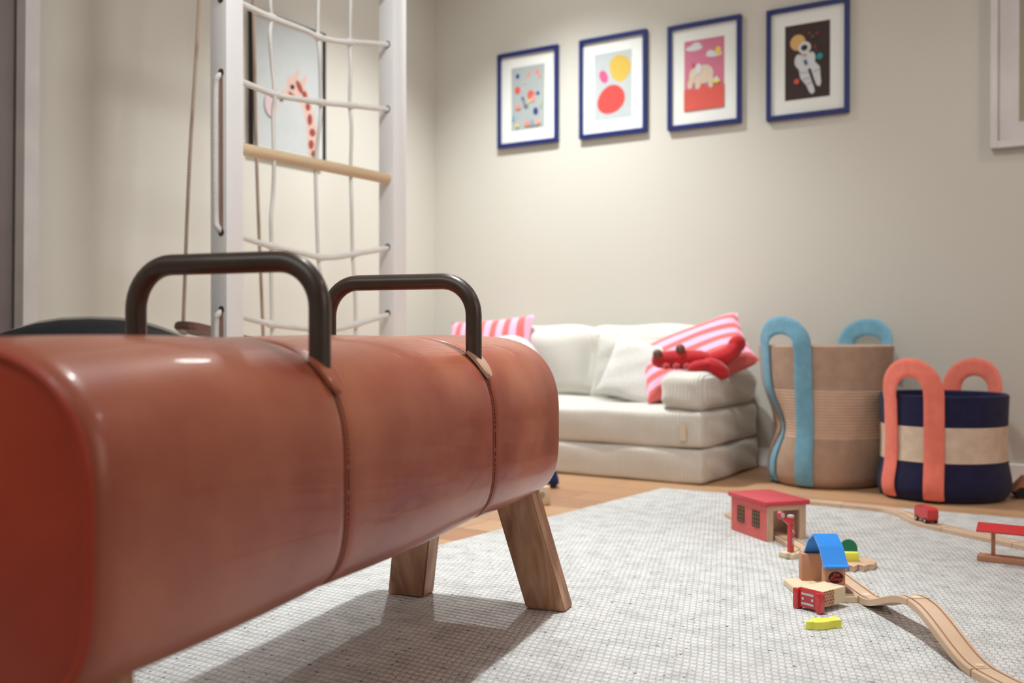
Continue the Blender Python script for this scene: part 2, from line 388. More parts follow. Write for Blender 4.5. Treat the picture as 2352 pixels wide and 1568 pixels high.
d1 = struct('door_1', bx((XW - .06, DY - .475, 1.05), (.045, .95, 2.1)), 'door')
bm = prism(bmesh.new(), [(0, 0), (.045, 0), (.045 + .026, 2.1), (.026, 2.1)], -.02, .025)   # casing, running a little out of plumb
bm.transform(Matrix.Translation((XW, DY - .035, 0)) @ Matrix(((0, 0, 1, 0), (1, 0, 0, 0), (0, 1, 0, 0), (0, 0, 0, 1))))
struct('trim_1', bm, 'trim')
bm = bx((0, YW - .0075, .035), (2 * 2.6, .015, .07), bev=.004); struct('baseboard_back', bm, 'white')
struct('baseboard_left', bx((XW + .0075, (DY + .05 + YW) / 2, .035), (.015, YW - DY - .05, .07), bev=.004), 'white')

# rug
rg = obj('rug', prism(bmesh.new(), [(-1.67, -1.70), (2.48, -1.70), (2.48, 3.06), (-1.315, 2.95)], 0, RUG, .004), 'rug', smooth=False)
tag(rg, 'large cream flat-woven wool rug flecked with grey, lying on the oak floor', 'rug')

# ------------------------------------------------------------------ pommel horse
HL, HS = 1.13, -.705
AX = math.radians(90 + 32.6 - 20.6)
h0 = W(.936 * HS + .352 * 1.14, -.352 * HS + .936 * 1.14, 0)
horse = thing('pommel_horse', 'brown leather pommel horse with two dark handles and splayed wooden legs on the rug', 'pommel horse', h0, AX)
HW, HH, HZ, HN = .160, .1425, .3545, 2.65
XS = [.945 - 1.14, 1.379 - 1.14]
def hsec(x, th, off=0.0):
    r = .024; a = abs(x) - (HL / 2 - r); ins = 0
    if a > 0: a = min(a, r); ins = r - math.sqrt(max(r * r - a * a, 0))
    ins += sum(.0035 * math.exp(-((x - s) / .007) ** 2) for s in XS)
    if XS[0] < x < XS[1]: ins -= .003 * math.sin(PI * (x - XS[0]) / (XS[1] - XS[0]))
    else:
        e = (HL / 2 - abs(x)) / (HL / 2 - abs(XS[0] if x < 0 else XS[1])); ins -= .003 * math.sin(PI * max(0, min(1, e)))
    c, s = math.cos(th), math.sin(th)
    HN = 2.7 if s > 0 else 4.4
    y = (HW - ins + off) * math.copysign(abs(c) ** (2 / HN), c); z = (HH - ins + off) * math.copysign(abs(s) ** (2 / HN), s)
    return Vector((x, y, HZ + z))
def panel(x0, x1, n=40, seg=128):
    bm = bmesh.new(); rings = []
    for i in range(n + 1):
        u = i / n; u = .5 - .5 * math.cos(PI * u)
        rings.append([bm.verts.new(hsec(x0 + (x1 - x0) * u, 2 * PI * (k + .5) / seg)) for k in range(seg)])
    for A, B in zip(rings, rings[1:]):
        for k in range(seg): bm.faces.new((A[k], A[(k + 1) % seg], B[(k + 1) % seg], B[k]))
    return bm
for x0, x1 in ((-HL / 2 + .006, XS[0]), (XS[0], XS[1]), (XS[1], HL / 2 - .006)): obj('leather_panel', panel(x0, x1), 'leather', horse)
def endcap(sgn):
    bm = bmesh.new(); rings = []; seg = 128; xe = HL / 2 - .006
    for k_, q in enumerate((1, .985, .9, .7, .45, .2, .04)):
        xx = xe + .004 * 0 + .016 * (1 - q * q)
        base = [hsec(sgn * xe, 2 * PI * (k + .5) / seg, .001) for k in range(seg)]
        rings.append([bm.verts.new((sgn * xx, p.y * q, HZ + (p.z - HZ) * q)) for p in base])
    for A, B in zip(rings, rings[1:]):
        for k in range(seg): bm.faces.new((A[k], A[(k + 1) % seg], B[(k + 1) % seg], B[k]))
    bm.faces.new(rings[-1])
    return bm
for sg in (-1, 1):
    e = obj('end_panel', endcap(sg), 'leather_end', horse)
    e['label'] = 'darker red-brown leather end'
    xe = sg * (HL / 2 - .006)
    obj('piping', tube(bmesh.new(), [hsec(xe, 2 * PI * (k + .5) / 96, .0012) + Vector((sg * .002, 0, 0)) for k in range(96)], .0042 if sg < 0 else .0022, 10, closed=True), 'leather_end' if sg < 0 else 'leather', horse)
for xs in XS:
    sm = obj('seam', tube(bmesh.new(), [hsec(xs, 2 * PI * k / 120, -.0002) for k in range(120)], .0022, 8, closed=True), 'leather_dark', horse)
    bm = bmesh.new()
    for dx in (-.0048, .0048):
        for k in range(210):
            th = 2 * PI * k / 210; p0, p1 = hsec(xs + dx, th, .0004), hsec(xs + dx, th + .019, .0004)
            if (p1 - p0).length > .0005: tube(bm, [p0, p1], .0006, 5)
    obj('stitching', bm, 'thread', horse)
# handles
for hi, xs in enumerate(XS):
    zt, zb, ry = .5815, .405, .125; rc = .052
    pts = [(xs, -ry, zb), (xs, -ry, zt - rc - .03)]
    pts += [(xs, -ry + rc - rc * math.cos(a), zt - rc + rc * math.sin(a)) for a in [PI / 2 * k / 10 for k in range(11)]]
    pts += [(xs, ry - rc + rc * math.sin(a), zt - rc + rc * math.cos(a)) for a in [PI / 2 * k / 10 for k in range(11)]]
    pts += [(xs, ry, zt - rc - .03), (xs, ry, zb)]
    obj('handle', tube(bmesh.new(), pts, .0122, 28), 'handle', horse)
    for sd in (1, -1):        # leather tongue running down from each handle foot
        bm = bmesh.new(); n = 18; rows = []
        for i in range(n + 1):
            u = i / n; s_ = -.2 + 1.2 * u
            half = .0155 * math.sqrt(max(0, 1 - max(0, (u - .55) / .45) ** 2)) * (1 if u > .12 else .75 + 2 * u)
            ring = []
            for lay in (.0085, .0030):
                for j in range(7):
                    vv = -1 + 2 * j / 6
                    y_ang = PI / 2 - (math.radians(40) + math.radians(23) * u)      # from the top towards the side
                    th = y_ang if sd > 0 else PI - y_ang
                    ring.append(bm.verts.new(hsec(xs + vv * half, th, lay * (1 if abs(vv) < .99 else .75) + .0028 * math.exp(-(vv * half / .007) ** 2))))
            rows.append(ring)
        for A, B in zip(rows, rows[1:]):
            for j in range(6):
                bm.faces.new((A[j], A[j + 1], B[j + 1], B[j])); bm.faces.new((A[7 + j], B[7 + j], B[8 + j], A[8 + j]))
            bm.faces.new((A[0], B[0], B[7], A[7])); bm.faces.new((A[6], A[13], B[13], B[6]))
        bmesh.ops.remove_doubles(bm, verts=bm.verts[:], dist=1e-5)
        t = obj('leather_tab', bm, 'leather_lit' if hi else 'leather', horse)  # far tabs have caught light painted into their colour
        if hi: t['label'] = 'tan leather tab, painted paler as if catching light'
# legs
for sx in (1, -1):
    for s_ in (1, -1):
        foot = Vector((sx * .558, s_ * .139, RUG)); top = Vector((sx * .488, s_ * .072, .315))
        bm = bmesh.new(); a, b_ = .024, .037
        ring = []
        for c in (foot, top):
            ring.append([bm.verts.new(c + Vector((i * a, j * b_, 0))) for i, j in ((-1, -1), (1, -1), (1, 1), (-1, 1))])
        A, B = ring
        bm.faces.new(A); bm.faces.new(list(reversed(B)))
        for k in range(4): bm.faces.new((A[k], A[(k + 1) % 4], B[(k + 1) % 4], B[k]))
        bmesh.ops.bevel(bm, geom=bm.edges[:], offset=.003, segments=2, affect='EDGES')
        obj('leg', bm, 'legwood', horse)

# ------------------------------------------------------------------ rope climbing frame by the left wall
XL = -1.99
def LP(px, py=None, X=XL):
    """a point on the vertical plane of the frame"""
    k = (px - 1176) / F; d = X / (-sy + cy * k)
    return Vector((X, d * (cy + sy * k), CAMH + (HOR - (py if py is not None else HOR)) / F * d))
ya0, ya1 = LP(521).y, LP(560.5).y
yb0, yb1 = LP(905).y, LP(934).y
PT = .062                                        # post depth in X
frame = thing('climbing_frame', 'white wooden climbing frame with knotted white rope net and one beech rung', 'climbing frame', (XL - PT / 2, (ya0 + yb1) / 2, 0))
fo = Vector(frame.location)
def loc_(bm): bm.transform(Matrix.Translation(-fo)); return bm
FT = 2.40
for y0, y1 in ((ya0, ya1), (yb0, yb1)):
    obj('post', loc_(bx((XL - PT / 2, (y0 + y1) / 2, FT / 2), (PT, y1 - y0, FT), bev=.003)), 'white', frame)
obj('crossbar', loc_(bx((XL - PT / 2, (ya1 + yb0) / 2, FT - .05), (PT, yb0 - ya1, .08), bev=.003)), 'white', frame)
obj('crossbar', loc_(bx((XL - PT / 2, (ya1 + yb0) / 2, .05), (PT, yb0 - ya1, .08), bev=.003)), 'white', frame)
XM = XL - PT * .42
a, b2 = LP(560, 349, XM), LP(890, 406, XM)
b2.z = a.z = (a.z + b2.z) / 2
def rung(z): return cyl(bmesh.new(), (XM, ya1 - .02, z), (XM, yb0 + .02, z), .0165, 24)
obj('rung', loc_(rung(a.z)), 'rung', frame)
for z in (a.z + .78,): obj('rung', loc_(rung(z)), 'rung', frame)
hor = [[(548, 4), (560, 12), (625, 42), (700, 71), (733, 86), (770, 95), (805, 98), (845, 100), (882, 102)],
       [(548, 184), (560, 190), (632, 218), (690, 229), (738, 236), (808, 243), (850, 248), (884, 251)],
       [(548, 540), (560, 546), (625, 566), (690, 581), (736, 591), (775, 590), (815, 583), (850, 577), (889, 569)],
       [(548, 723), (560, 728), (625, 745), (690, 753), (740, 758), (780, 754), (820, 744), (860, 732), (893, 721)]]
def hrow(px_list, dz=0):
    P = [LP(x, y, XM) + Vector((0, 0, dz)) for x, y in px_list]
    P[-1] = P[-1] + Vector((0, .02, .002))
    return smooth_path(P, 6)
for k, hpt in enumerate(hor):
    obj('cross_rope', loc_(tube(bmesh.new(), hrow(hpt), .0083, 12)), 'rope', frame)
for dz in (-.40, .33):
    obj('cross_rope', loc_(tube(bmesh.new(), hrow(hor[3 if dz < 0 else 0], dz * .5), .0083, 12)), 'rope', frame)
ver = [[(626, -150), (622, 0), (625, 42), (621, 80), (626, 150), (632, 218), (628, 260), (630, 365), (628, 440), (623, 500), (624, 565), (623, 620), (625, 745), (624, 860), (626, 960)],
       [(740, -150), (732, 0), (731, 84), (735, 130), (738, 236), (735, 290), (726, 370), (727, 470), (731, 588), (736, 640), (737, 757), (735, 860), (738, 960)],
       [(812, -150), (806, 0), (804, 97), (806, 150), (804, 242), (808, 290), (806, 395), (808, 480), (810, 582), (814, 640), (817, 744), (816, 860), (818, 960)]]
for v_ in ver:
    P = [LP(x, y, XM + (.0045 if i % 2 else -.0045)) for i, (x, y) in enumerate(v_)]
    obj('hanging_rope', loc_(tube(bmesh.new(), smooth_path(P, 5), .0053, 10)), 'rope', frame)
# the sleeves woven where ropes cross
for hpt, xs_ in zip(hor, ((625, 733, 805), (632, 738, 808), (625, 736, 815), (625, 737, 820))):
    for xx in xs_:
        yy = min(hpt, key=lambda q: abs(q[0] - xx))[1]
        i = min(range(len(hpt)), key=lambda q: abs(hpt[q][0] - xx))
        p = LP(xx, yy, XM); d = (LP(*hpt[min(i + 1, len(hpt) - 1)], XM) - LP(*hpt[i - 1], XM)).normalized()
        obj('rope_sleeve', loc_(tube(bmesh.new(), [p - d * .016, p - d * .011, p, p + d * .011, p + d * .016], .01, 12, radii=[.0085, .0104, .0112, .0104, .0085])), 'rope', frame)
# rope coming out of the near post and running down its outer face
yo = ya0 - .004
for za_px, zb_px in ((163, 537), (708, 1090), (-380, 2)):
    za, zb = LP(497, za_px, XM).z, LP(500, zb_px, XM).z
    xr = XM - .007
    P = [(XM + .004, yo + .02, za - .004), (XM, yo - .002, za - .016), (xr, yo - .002, za - .05), (xr - .001, yo - .002, (za + zb) / 2), (xr, yo - .002, zb + .05), (XM, yo - .002, zb + .016), (XM + .004, yo + .02, zb + .004)]
    obj('side_rope', loc_(tube(bmesh.new(), smooth_path(P, 6), .0078, 12)), 'rope', frame)
    gpts = [(XM + .006 + .0075 * math.cos(PI * k / 10), za - .004 + .0075 * math.sin(PI * k / 10)) for k in range(11)] + [(XM + .006 - .0075 * math.cos(PI * k / 10), zb + .004 - .0075 * math.sin(PI * k / 10)) for k in range(11)]
    gb_ = prism(bmesh.new(), gpts, -.0005, .003); gb_.transform(Matrix.Translation((0, ya0, 0)) @ Matrix(((1, 0, 0, 0), (0, 0, 1, 0), (0, 1, 0, 0), (0, 0, 0, 1))))
    obj('rope_slot', loc_(gb_), 'grooveline', frame)
    for z_ in (za - .004, zb + .004):
        obj('rope_hole', loc_(cyl(bmesh.new(), (XM + .006, ya0 - .0012, z_), (XM + .006, ya0 + .004, z_), .0105)), 'hole', frame)
for hpt in hor:
    z_ = LP(*hpt[-1], XM).z + .0015
    obj('rope_hole', loc_(cyl(bmesh.new(), (XM, yb0 - .0006, z_), (XM, yb0 + .004, z_), .0118)), 'hole', frame)

# swing with round wooden seat hanging behind the frame
XSW = -2.30
s1, s2 = LP(408, 744, XSW), LP(612, 800, XSW)
t1, t2 = LP(460, 0, XSW), LP(583, 0, XSW)
def up(p, q):                     # extend a rope to the ceiling
    k = (CEIL - p.z) / (q.z - p.z); return p + (q - p) * k
sw = thing('swing', 'wooden swing seat on two thin brown ropes behind the white climbing frame', 'swing', ((s1 + s2) / 2).to_tuple())
so = Vector(sw.location)
bm = bmesh.new()
d = (s2 - s1).normalized(); L = (s2 - s1).length
seatpts = []
for k in range(40):
    a_ = 2 * PI * k / 40
    seatpts.append((math.copysign(abs(math.cos(a_)) ** .5, math.cos(a_)) * (L / 2 - .01), math.copysign(abs(math.sin(a_)) ** .5, math.sin(a_)) * .055))
prism(bm, seatpts, -.011, .011, .004)
obj('seat', bm, 'seatwood', sw, rot=Vector((d.x, d.y, d.z)).to_track_quat('X', 'Z').to_euler())
for s_, t_ in ((LP(421, 746, XSW), t1), (LP(606, 799, XSW), t2)):
    e_ = up(s_, t_)
    mid = (s_ + t_) / 2 + Vector((0, -.006, 0))
    obj('rope', tube(bmesh.new(), [q - so for q in smooth_path([s_, mid, t_, e_], 8)], .0055, 10), 'hemp', sw)
    bm = ellipsoid(bmesh.new(), s_ - so + Vector((0, 0, -.02)), (.013, .013, .012)); obj('knot', bm, 'hemp', sw)

# white and blue cushion thing below the swing
cb = thing('toy_boat', 'white and blue toy hull showing just above the leather, under the swing seat', 'toy', G(440, 1110, 0))
hb = W(0, 0); 
bm = bmesh.new()
dd = (LP(480, 769, -2.2) - LP(400, 769, -2.2))
ctr = LP(468, 769, -2.2); cb.location = (ctr.x, ctr.y, 0); cb.rotation_euler = (0, 0, PI / 2)
bm = bmesh.new(); prism(bm, [(-.12, -.06), (.10, -.06), (.16, 0), (.10, .06), (-.12, .06)], 0, .485, .006)
for v in bm.verts: v.co.z *= 1.0 + .10 * max(0, -v.co.x) ; 
obj('hull', bm, 'white', cb)
bm = bmesh.new(); tube(bm, [(-.125, -.06, .492), (-.125, .06, .492)], .012, 12); obj('rim', bm, 'navyblue', cb)

# ------------------------------------------------------------------ black round floor cushion, left
bc = W(-1.01, 2.36, 0)
fc = thing('floor_cushion', 'tall black domed floor cushion with grey piping behind the near handle of the horse', 'cushion', bc)
prof = [(.0, .537), (.07, .534), (.12, .526), (.17, .511), (.21, .496), (.25, .470), (.28, .43), (.30, .38), (.305, .28), (.30, .14), (.285, .04), (.25, 0), (0, 0)]
bm = bmesh.new(); rings = []
for r_, z_ in prof:
    rings.append([bm.verts.new((r_ * math.cos(2 * PI * k / 48) + .02, r_ * math.sin(2 * PI * k / 48), z_)) for k in range(48)] if r_ > 0 else [bm.verts.new((.02, 0, z_))])
for A, B in zip(rings, rings[1:]):
    for k in range(48):
        k2 = (k + 1) % 48
        if len(A) == 1: bm.faces.new((A[0], B[k], B[k2]))
        elif len(B) == 1: bm.faces.new((A[k], B[0], A[k2]))
        else: bm.faces.new((A[k], B[k], B[k2], A[k2]))
obj('cover', bm, 'cushblack', fc)
# piping arches over the crown across the line of sight
ang = YAW
P = []
for k in range(-20, 21):
    r_ = .27 * k / 20; zz = None
    for (ra, za), (rb, zb) in zip(prof, prof[1:]):
        if ra <= abs(r_) <= rb: zz = za + (zb - za) * (abs(r_) - ra) / (rb - ra + 1e-9); break
    P.append((.02 + r_ * math.cos(ang), r_ * math.sin(ang), zz + .002))
obj('piping', tube(bmesh.new(), P, .006, 10), 'piping', fc)
# blue bag edge at the far left
bb = W(-1.705, 2.9, 0)
blu = thing('gym_bag', 'dark blue bag in the shadow by the door, cut by the left edge', 'bag', bb)
bm = ellipsoid(bmesh.new(), (0, 0, .30), (.20, .13, .275), u=28, v=18)
for v in bm.verts: v.co.z = max(v.co.z, 0)
obj('body', bm, 'navyblue', blu); obj('strap', tube(bmesh.new(), smooth_path([(-.12, 0, .50), (-.06, 0, .60), (-.1, 0, .615), (-.14, 0, .60), (-.16, 0, .45)], 6), .010, 10), 'black', blu)

# ------------------------------------------------------------------ pictures
def pt_ell(cx, cy_, rx, ry, rot=0, n=28, egg=0):
    o = []
    for k in range(n):
        a_ = 2 * PI * k / n; x, y = rx * math.cos(a_), ry * math.sin(a_); x *= 1 + egg * math.sin(a_)
        o.append((cx + x * math.cos(rot) - y * math.sin(rot), cy_ + x * math.sin(rot) + y * math.cos(rot)))
    return o
PM = {}
def pcol(c):
    if c not in PM: PM[c] = mat('print_ink_%d' % len(PM), c, .6, .25, tuple(v * .96 for v in c), 30)
    return PM[c]
def picture(name, label, loc, rz, w_, h_, fw, fd, fmat, mw, shapes, bg, mount='mount'):
    """local frame: x across, z up, front faces -y"""
    t = thing(name, label, 'picture', loc, rz, None)
    bm = bmesh.new()
    box(bm, (-w_ / 2 + fw / 2, -fd / 2, 0), (fw, fd, h_), bev=.0015); box(bm, (w_ / 2 - fw / 2, -fd / 2, 0), (fw, fd, h_), bev=.0015)
    box(bm, (0, -fd / 2, h_ / 2 - fw / 2), (w_ - 2 * fw, fd, fw)); box(bm, (0, -fd / 2, -h_ / 2 + fw / 2), (w_ - 2 * fw, fd, fw))
    obj('frame', bm, fmat, t, smooth=False)
    obj('mount', bx((0, -fd * .3, 0), (w_ - 2 * fw, .004, h_ - 2 * fw)), mount, t, smooth=False)
    iw, ih = w_ / 2 - fw - mw, h_ / 2 - fw - mw
    y0 = -fd * .3 - .0022
    bm = bmesh.new(); mats = [pcol(bg)]
    def poly(pts, y, mi):
        pts = [(max(-1, min(1, x)), max(-1, min(1, z))) for x, z in pts]
        vs = [bm.verts.new((x * iw, y, z * ih)) for x, z in pts]
        f = bm.faces.new(vs); f.material_index = mi
    poly([(-1, -1), (1, -1), (1, 1), (-1, 1)], y0, 0)
    for k, (c, pts) in enumerate(shapes):
        m_ = pcol(c)
        if m_ not in mats: mats.append(m_)
        poly(pts, y0 - .00025 * (k + 1), mats.index(m_))
    me = bpy.data.meshes.new('print'); bm.normal_update()
    for f in bm.faces:
        if f.normal.y > 0: f.normal_flip()
    bm.to_mesh(me); bm.free()
    for m_ in mats: me.materials.append(m_)
    o = bpy.data.objects.new('print', me); C.objects.link(o); o.parent = t
    return t
WHITE, BLK = (.60, .62, .62), (.03, .02, .02)
NAVY, REDC, ORG, TEAL = (.03, .04, .22), (.62, .10, .08), (.70, .25, .20), (.02, .28, .30)
def BP(px, py):                                   # a point on the back wall
    k = (px - 1176) / F; d = YW / (cy + sy * k); return Vector((d * (-sy + cy * k), YW, CAMH + (HOR - py) / F * d))
def framed(label, x0, y0, x1, y1t, yb0_, yb1_, shapes, bg):
    a_, b_ = BP(x0, y0), BP(x1, y1t); c_, d_ = BP(x0, yb0_), BP(x1, yb1_)
    w_ = b_.x - a_.x; h_ = ((a_.z - c_.z) + (b_.z - d_.z)) / 2; z = (a_.z + b_.z + c_.z + d_.z) / 4
    return picture('framed_print', label, ((a_.x + b_.x) / 2, YW, z), 0, w_, h_, .017, .020, 'frame', .052, shapes, bg)
S1 = [(NAVY, pt_ell(-.62, .72, .11, .08)), (ORG, pt_ell(.05, .72, .16, .05, .4)), (ORG, pt_ell(.55, .78, .12, .08)), (ORG, pt_ell(.72, .62, .08, .07)),
      (REDC, pt_ell(-.62, .28, .17, .12)), ((.60, .45, .30), pt_ell(-.2, .48, .12, .03)), (REDC, pt_ell(.18, .08, .2, .14)), ((.70, .30, .25), pt_ell(.32, -.06, .12, .1)),
      ((.55, .50, .25), pt_ell(.1, -.12, .16, .05, .3)), (NAVY, pt_ell(.6, .1, .1, .05)), ((.10, .11, .2), pt_ell(-.28, -.02, .1, .06, -.6)), ((.22, .2, .14), pt_ell(-.2, -.16, .06, .12, .5)),
      ((.12, .13, .25), pt_ell(-.1, -.27, .12, .05)), (ORG, pt_ell(-.58, -.28, .18, .07)), (NAVY, pt_ell(.48, -.45, .14, .1)), ((.20, .38, .48), pt_ell(-.88, -.58, .08, .1)),
      ((.62, .50, .20), pt_ell(-.6, -.85, .12, .06)), (ORG, pt_ell(0, -.82, .2, .08)), ((.15, .35, .5), [(.2, -.92), (.36, -.92), (.36, -.72), (.2, -.72)]), ((.65, .32, .26), pt_ell(.58, -.82, .2, .08)), ((.45, .5, .3), pt_ell(.78, -.2, .05, .16))]
S2 = [((.60, .42, .08), pt_ell(.38, .48, .56, .40, -.12, 36, .16)), ((.60, .10, .24), pt_ell(-.5, .30, .26, .17, -.5)), ((.58, .07, .06), pt_ell(-.1, -.40, .74, .42, .1, 36, -.10))]
hill = [(-1, -1), (1, -1), (1, -.33), (.8, -.36), (.62, -.30), (.45, -.40), (.3, -.42), (.1, -.34), (-.1, -.26), (-.25, -.40), (-.5, -.42), (-.75, -.36), (-1, -.40)]
S3 = [(WHITE, pt_ell(-.5, .78, .42, .08)), (WHITE, pt_ell(-.4, .84, .24, .09)), (WHITE, pt_ell(.5, .52, .4, .07)), (WHITE, pt_ell(.32, .57, .2, .08)), ((.70, .55, .12), pt_ell(.7, .60, .14, .13)),
      ((.62, .50, .38), pt_ell(-.02, .0, .5, .27)), ((.62, .50, .38), pt_ell(-.45, .0, .3, .22)), ((.62, .50, .38), pt_ell(-.68, -.22, .13, .18, -.4)), ((.62, .50, .38), pt_ell(.35, -.22, .14, .2)), ((.62, .50, .38), pt_ell(-.3, -.26, .14, .17)),
      (WHITE, pt_ell(-.28, .17, .16, .15)), ((.64, .56, .46), pt_ell(-.5, .02, .12, .12)), ((.6, .06, .1), [(-.62, .32), (-.55, .2), (-.45, .3), (-.55, .36)]), (REDC, hill), ((.7, .62, .12), pt_ell(.62, -.24, .2, .06)), (WHITE, pt_ell(.62, -.17, .1, .05))]
GREY = (.42, .40, .40)
S4 = [((.62, .38, .14), pt_ell(-.42, .52, .34, .21)), (WHITE, pt_ell(-.12, .36, .28, .16)), (BLK, pt_ell(-.13, .36, .15, .08)), (WHITE, pt_ell(-.05, .02, .34, .22)), (WHITE, pt_ell(-.38, .02, .18, .18, .2)), (WHITE, pt_ell(.2, .05, .16, .17, -.2)),
      (WHITE, pt_ell(-.12, -.14, .32, .10)), (WHITE, [(-.38, -.14), (-.02, -.14), (.12, -.40), (.30, -.72), (.34, -.84), (.22, -.90), (.10, -.84), (-.02, -.66), (-.30, -.44)]), (WHITE, [(.0, -.12), (.34, -.05), (.56, -.20), (.58, -.40), (.62, -.62), (.56, -.72), (.42, -.68), (.30, -.48), (.18, -.24)]),
      (GREY, [(-.3, -.28), (.06, -.30), (.08, -.33), (-.3, -.32)]), (GREY, [(-.2, -.46), (.12, -.46), (.14, -.49), (-.18, -.5)]), (GREY, [(.28, -.30), (.54, -.26), (.54, -.29), (.28, -.34)]), (GREY, [(-.02, -.62), (.2, -.56), (.2, -.60), (0, -.66)]),
      ((.03, .08, .25), [(-.16, .02), (-.04, .04), (.04, -.10), (-.08, -.12)]), ((.55, .3, .3), pt_ell(-.12, .16, .12, .03)), (TEAL, pt_ell(.56, .07, .13, .085)), (REDC, pt_ell(-.46, -.52, .12, .07)),
      ((.25, .05, .05), pt_ell(.1, .72, .06, .03)), ((.3, .06, .06), pt_ell(.45, .68, .06, .03)), ((.10, .07, .07), pt_ell(.25, .62, .1, .05)), ((.22, .05, .05), pt_ell(.36, .34, .06, .04)), ((.22, .05, .05), pt_ell(.42, .24, .05, .03))]
framed('leftmost navy frame, small print of scattered red, pink and blue shapes on grey', 1147, 127, 1285, 107, 340, 329, S1, (.38, .42, .42))
framed('second navy frame from the left, print of yellow, pink and large red blobs', 1334, 93, 1488, 73, 320, 306, S2, (.46, .50, .51))
framed('third navy frame from the left, pink print with pale elephant on red ground', 1536, 63, 1704, 39, 299, 287, S3, (.56, .17, .25))
framed('rightmost navy frame, dark print of a floating white astronaut and orange planet', 1762, 25, 1951, 1, 278, 263, S4, (.045, .028, .024))
# giraffe print on the left wall (front faces +x)
def LW(px, py): return LP(px, py, XW)
g0, g1 = LW(571, 22), LW(738, 22); zb_ = LW(571, 340).z; zt_ = g0.z
SP = (.30, .06, .05); GF = (.62, .42, .36)
G5 = [(GF, [(.50, .10), (.30, .20), (.12, .10), (-.10, -.02), (-.22, -.10), (-.20, -.20), (-.05, -.18), (.2, -.10), (.42, -.22), (.56, -.5), (.60, -1), (.92, -1), (.86, -.5), (.74, -.15), (.62, .04)]),
      (GF, pt_ell(.20, .05, .24, .17, -.3)), (GF, [(.20, .12), (.30, .12), (.34, .34), (.26, .36), (.22, .3)]), (GF, pt_ell(.48, .2, .12, .05, .7)),
      (SP, pt_ell(.34, .08, .13, .06, -.7)), (SP, pt_ell(.12, -.09, .12, .035, -.3)), (SP, pt_ell(.50, -.02, .07, .06)), (SP, pt_ell(.60, -.2, .07, .06)), (SP, pt_ell(.66, -.4, .07, .09)), (SP, pt_ell(.74, -.6, .09, .06)), (SP, pt_ell(.70, -.8, .08, .07)), (SP, pt_ell(.78, -.94, .08, .05)),
      (BLK, pt_ell(.12, .05, .06, .035)), (BLK, pt_ell(-.2, -.19, .06, .03)), ((.60, .46, .47), pt_ell(-.5, -.32, .2, .2))]
gp = picture('giraffe_print', 'black framed giraffe head print seen through the rope net', (XW, (g0.y + g1.y) / 2, (zb_ + zt_) / 2), PI / 2, g1.y - g0.y, zt_ - zb_, .003, .028, 'darkframe', .012, G5, (.50, .52, .52))
# white frame at the right edge
r0 = BP(2276, 345)
picture('framed_print', 'thick white frame with beige mount at the upper right edge of the wall', (r0.x + .33, YW, r0.z + .45), 0, .66, .90, .022, .035, 'trim', .062, [], (.32, .30, .22), mount='trim')

# ------------------------------------------------------------------ sofa
SX1 = G(1612, 1117).x; SYF = G(1600, 1115).y; SX0 = SX1 - 1.40; SYB = YW - .03
sw_ = SX1 - SX0; sd_ = SYB - SYF; cx_, cyy = (SX0 + SX1) / 2, (SYF + SYB) / 2
sofa = thing('sofa', 'small low cream ribbed foam sofa against the picture wall', 'sofa', (cx_, cyy, 0))
obj('base', softbox((0, 0, .060), (sw_, sd_, .124), .018, .010, .002, 1), 'sofa', sofa)
obj('seat_cushion', softbox((0, -.002, .182), (sw_ - .004, sd_ - .006, .130), .020, .010, .002, 2), 'sofa', sofa)
for s_, nm in ((1, 'armrest'), (-1, 'armrest')):
    obj(nm, softbox((s_ * (sw_ / 2 - .083), .0, .3085), (.165, sd_ - .02, .130), .042, .006, .003, 3 + s_), 'sofa', sofa)
for k, s_ in enumerate((-1, 1)):
    obj('back_cushion', softbox((s_ * (sw_ / 4 - .04) + .03 + s_ * -.025, sd_ / 2 - .085, .385), (sw_ / 2 - .09 - s_ * .05, .16, .29), .06, .012, .004, 7 + k), 'sofa_top', sofa)
obj('care_label', bx((sw_ / 2 - .065, -sd_ / 2 - .012, .175), (.022, .003, .055)), 'tag', sofa, smooth=False)

def cushion(name, label, cat, m, w_, t_, loc, rot, group=None, sag=0, h_=None):
    o = obj(name, pillow(w_, h_ or w_, t_, .12, sag=sag), m); o.location = loc; o.rotation_euler = rot
    return tag(o, label, cat, group)
seatz = .247
cushion('throw_pillow', 'pale grey linen pillow standing against the sofa back, farther of the square pair', 'pillow', 'linen', .245, .07, (SX1 - .455, SYB - .225, seatz + .125), (math.radians(76), math.radians(4), math.radians(12)))
cushion('throw_pillow', 'pale linen pillow leaning in front of its twin, nearest the striped pillow', 'pillow', 'linen2', .245, .075, (SX1 - .355, SYB - .33, seatz + .118), (math.radians(66), math.radians(14), math.radians(4)))
o = tag(obj('round_pillow', ellipsoid(bmesh.new(), (0, 0, 0), (.13, .055, .13), u=32, v=18), 'linen2', loc=(SX1 - .93, SYB - .31, seatz + .125), rot=(math.radians(-14), 0, math.radians(20))), 'round white pillow half hidden behind the far end of the horse', 'pillow')
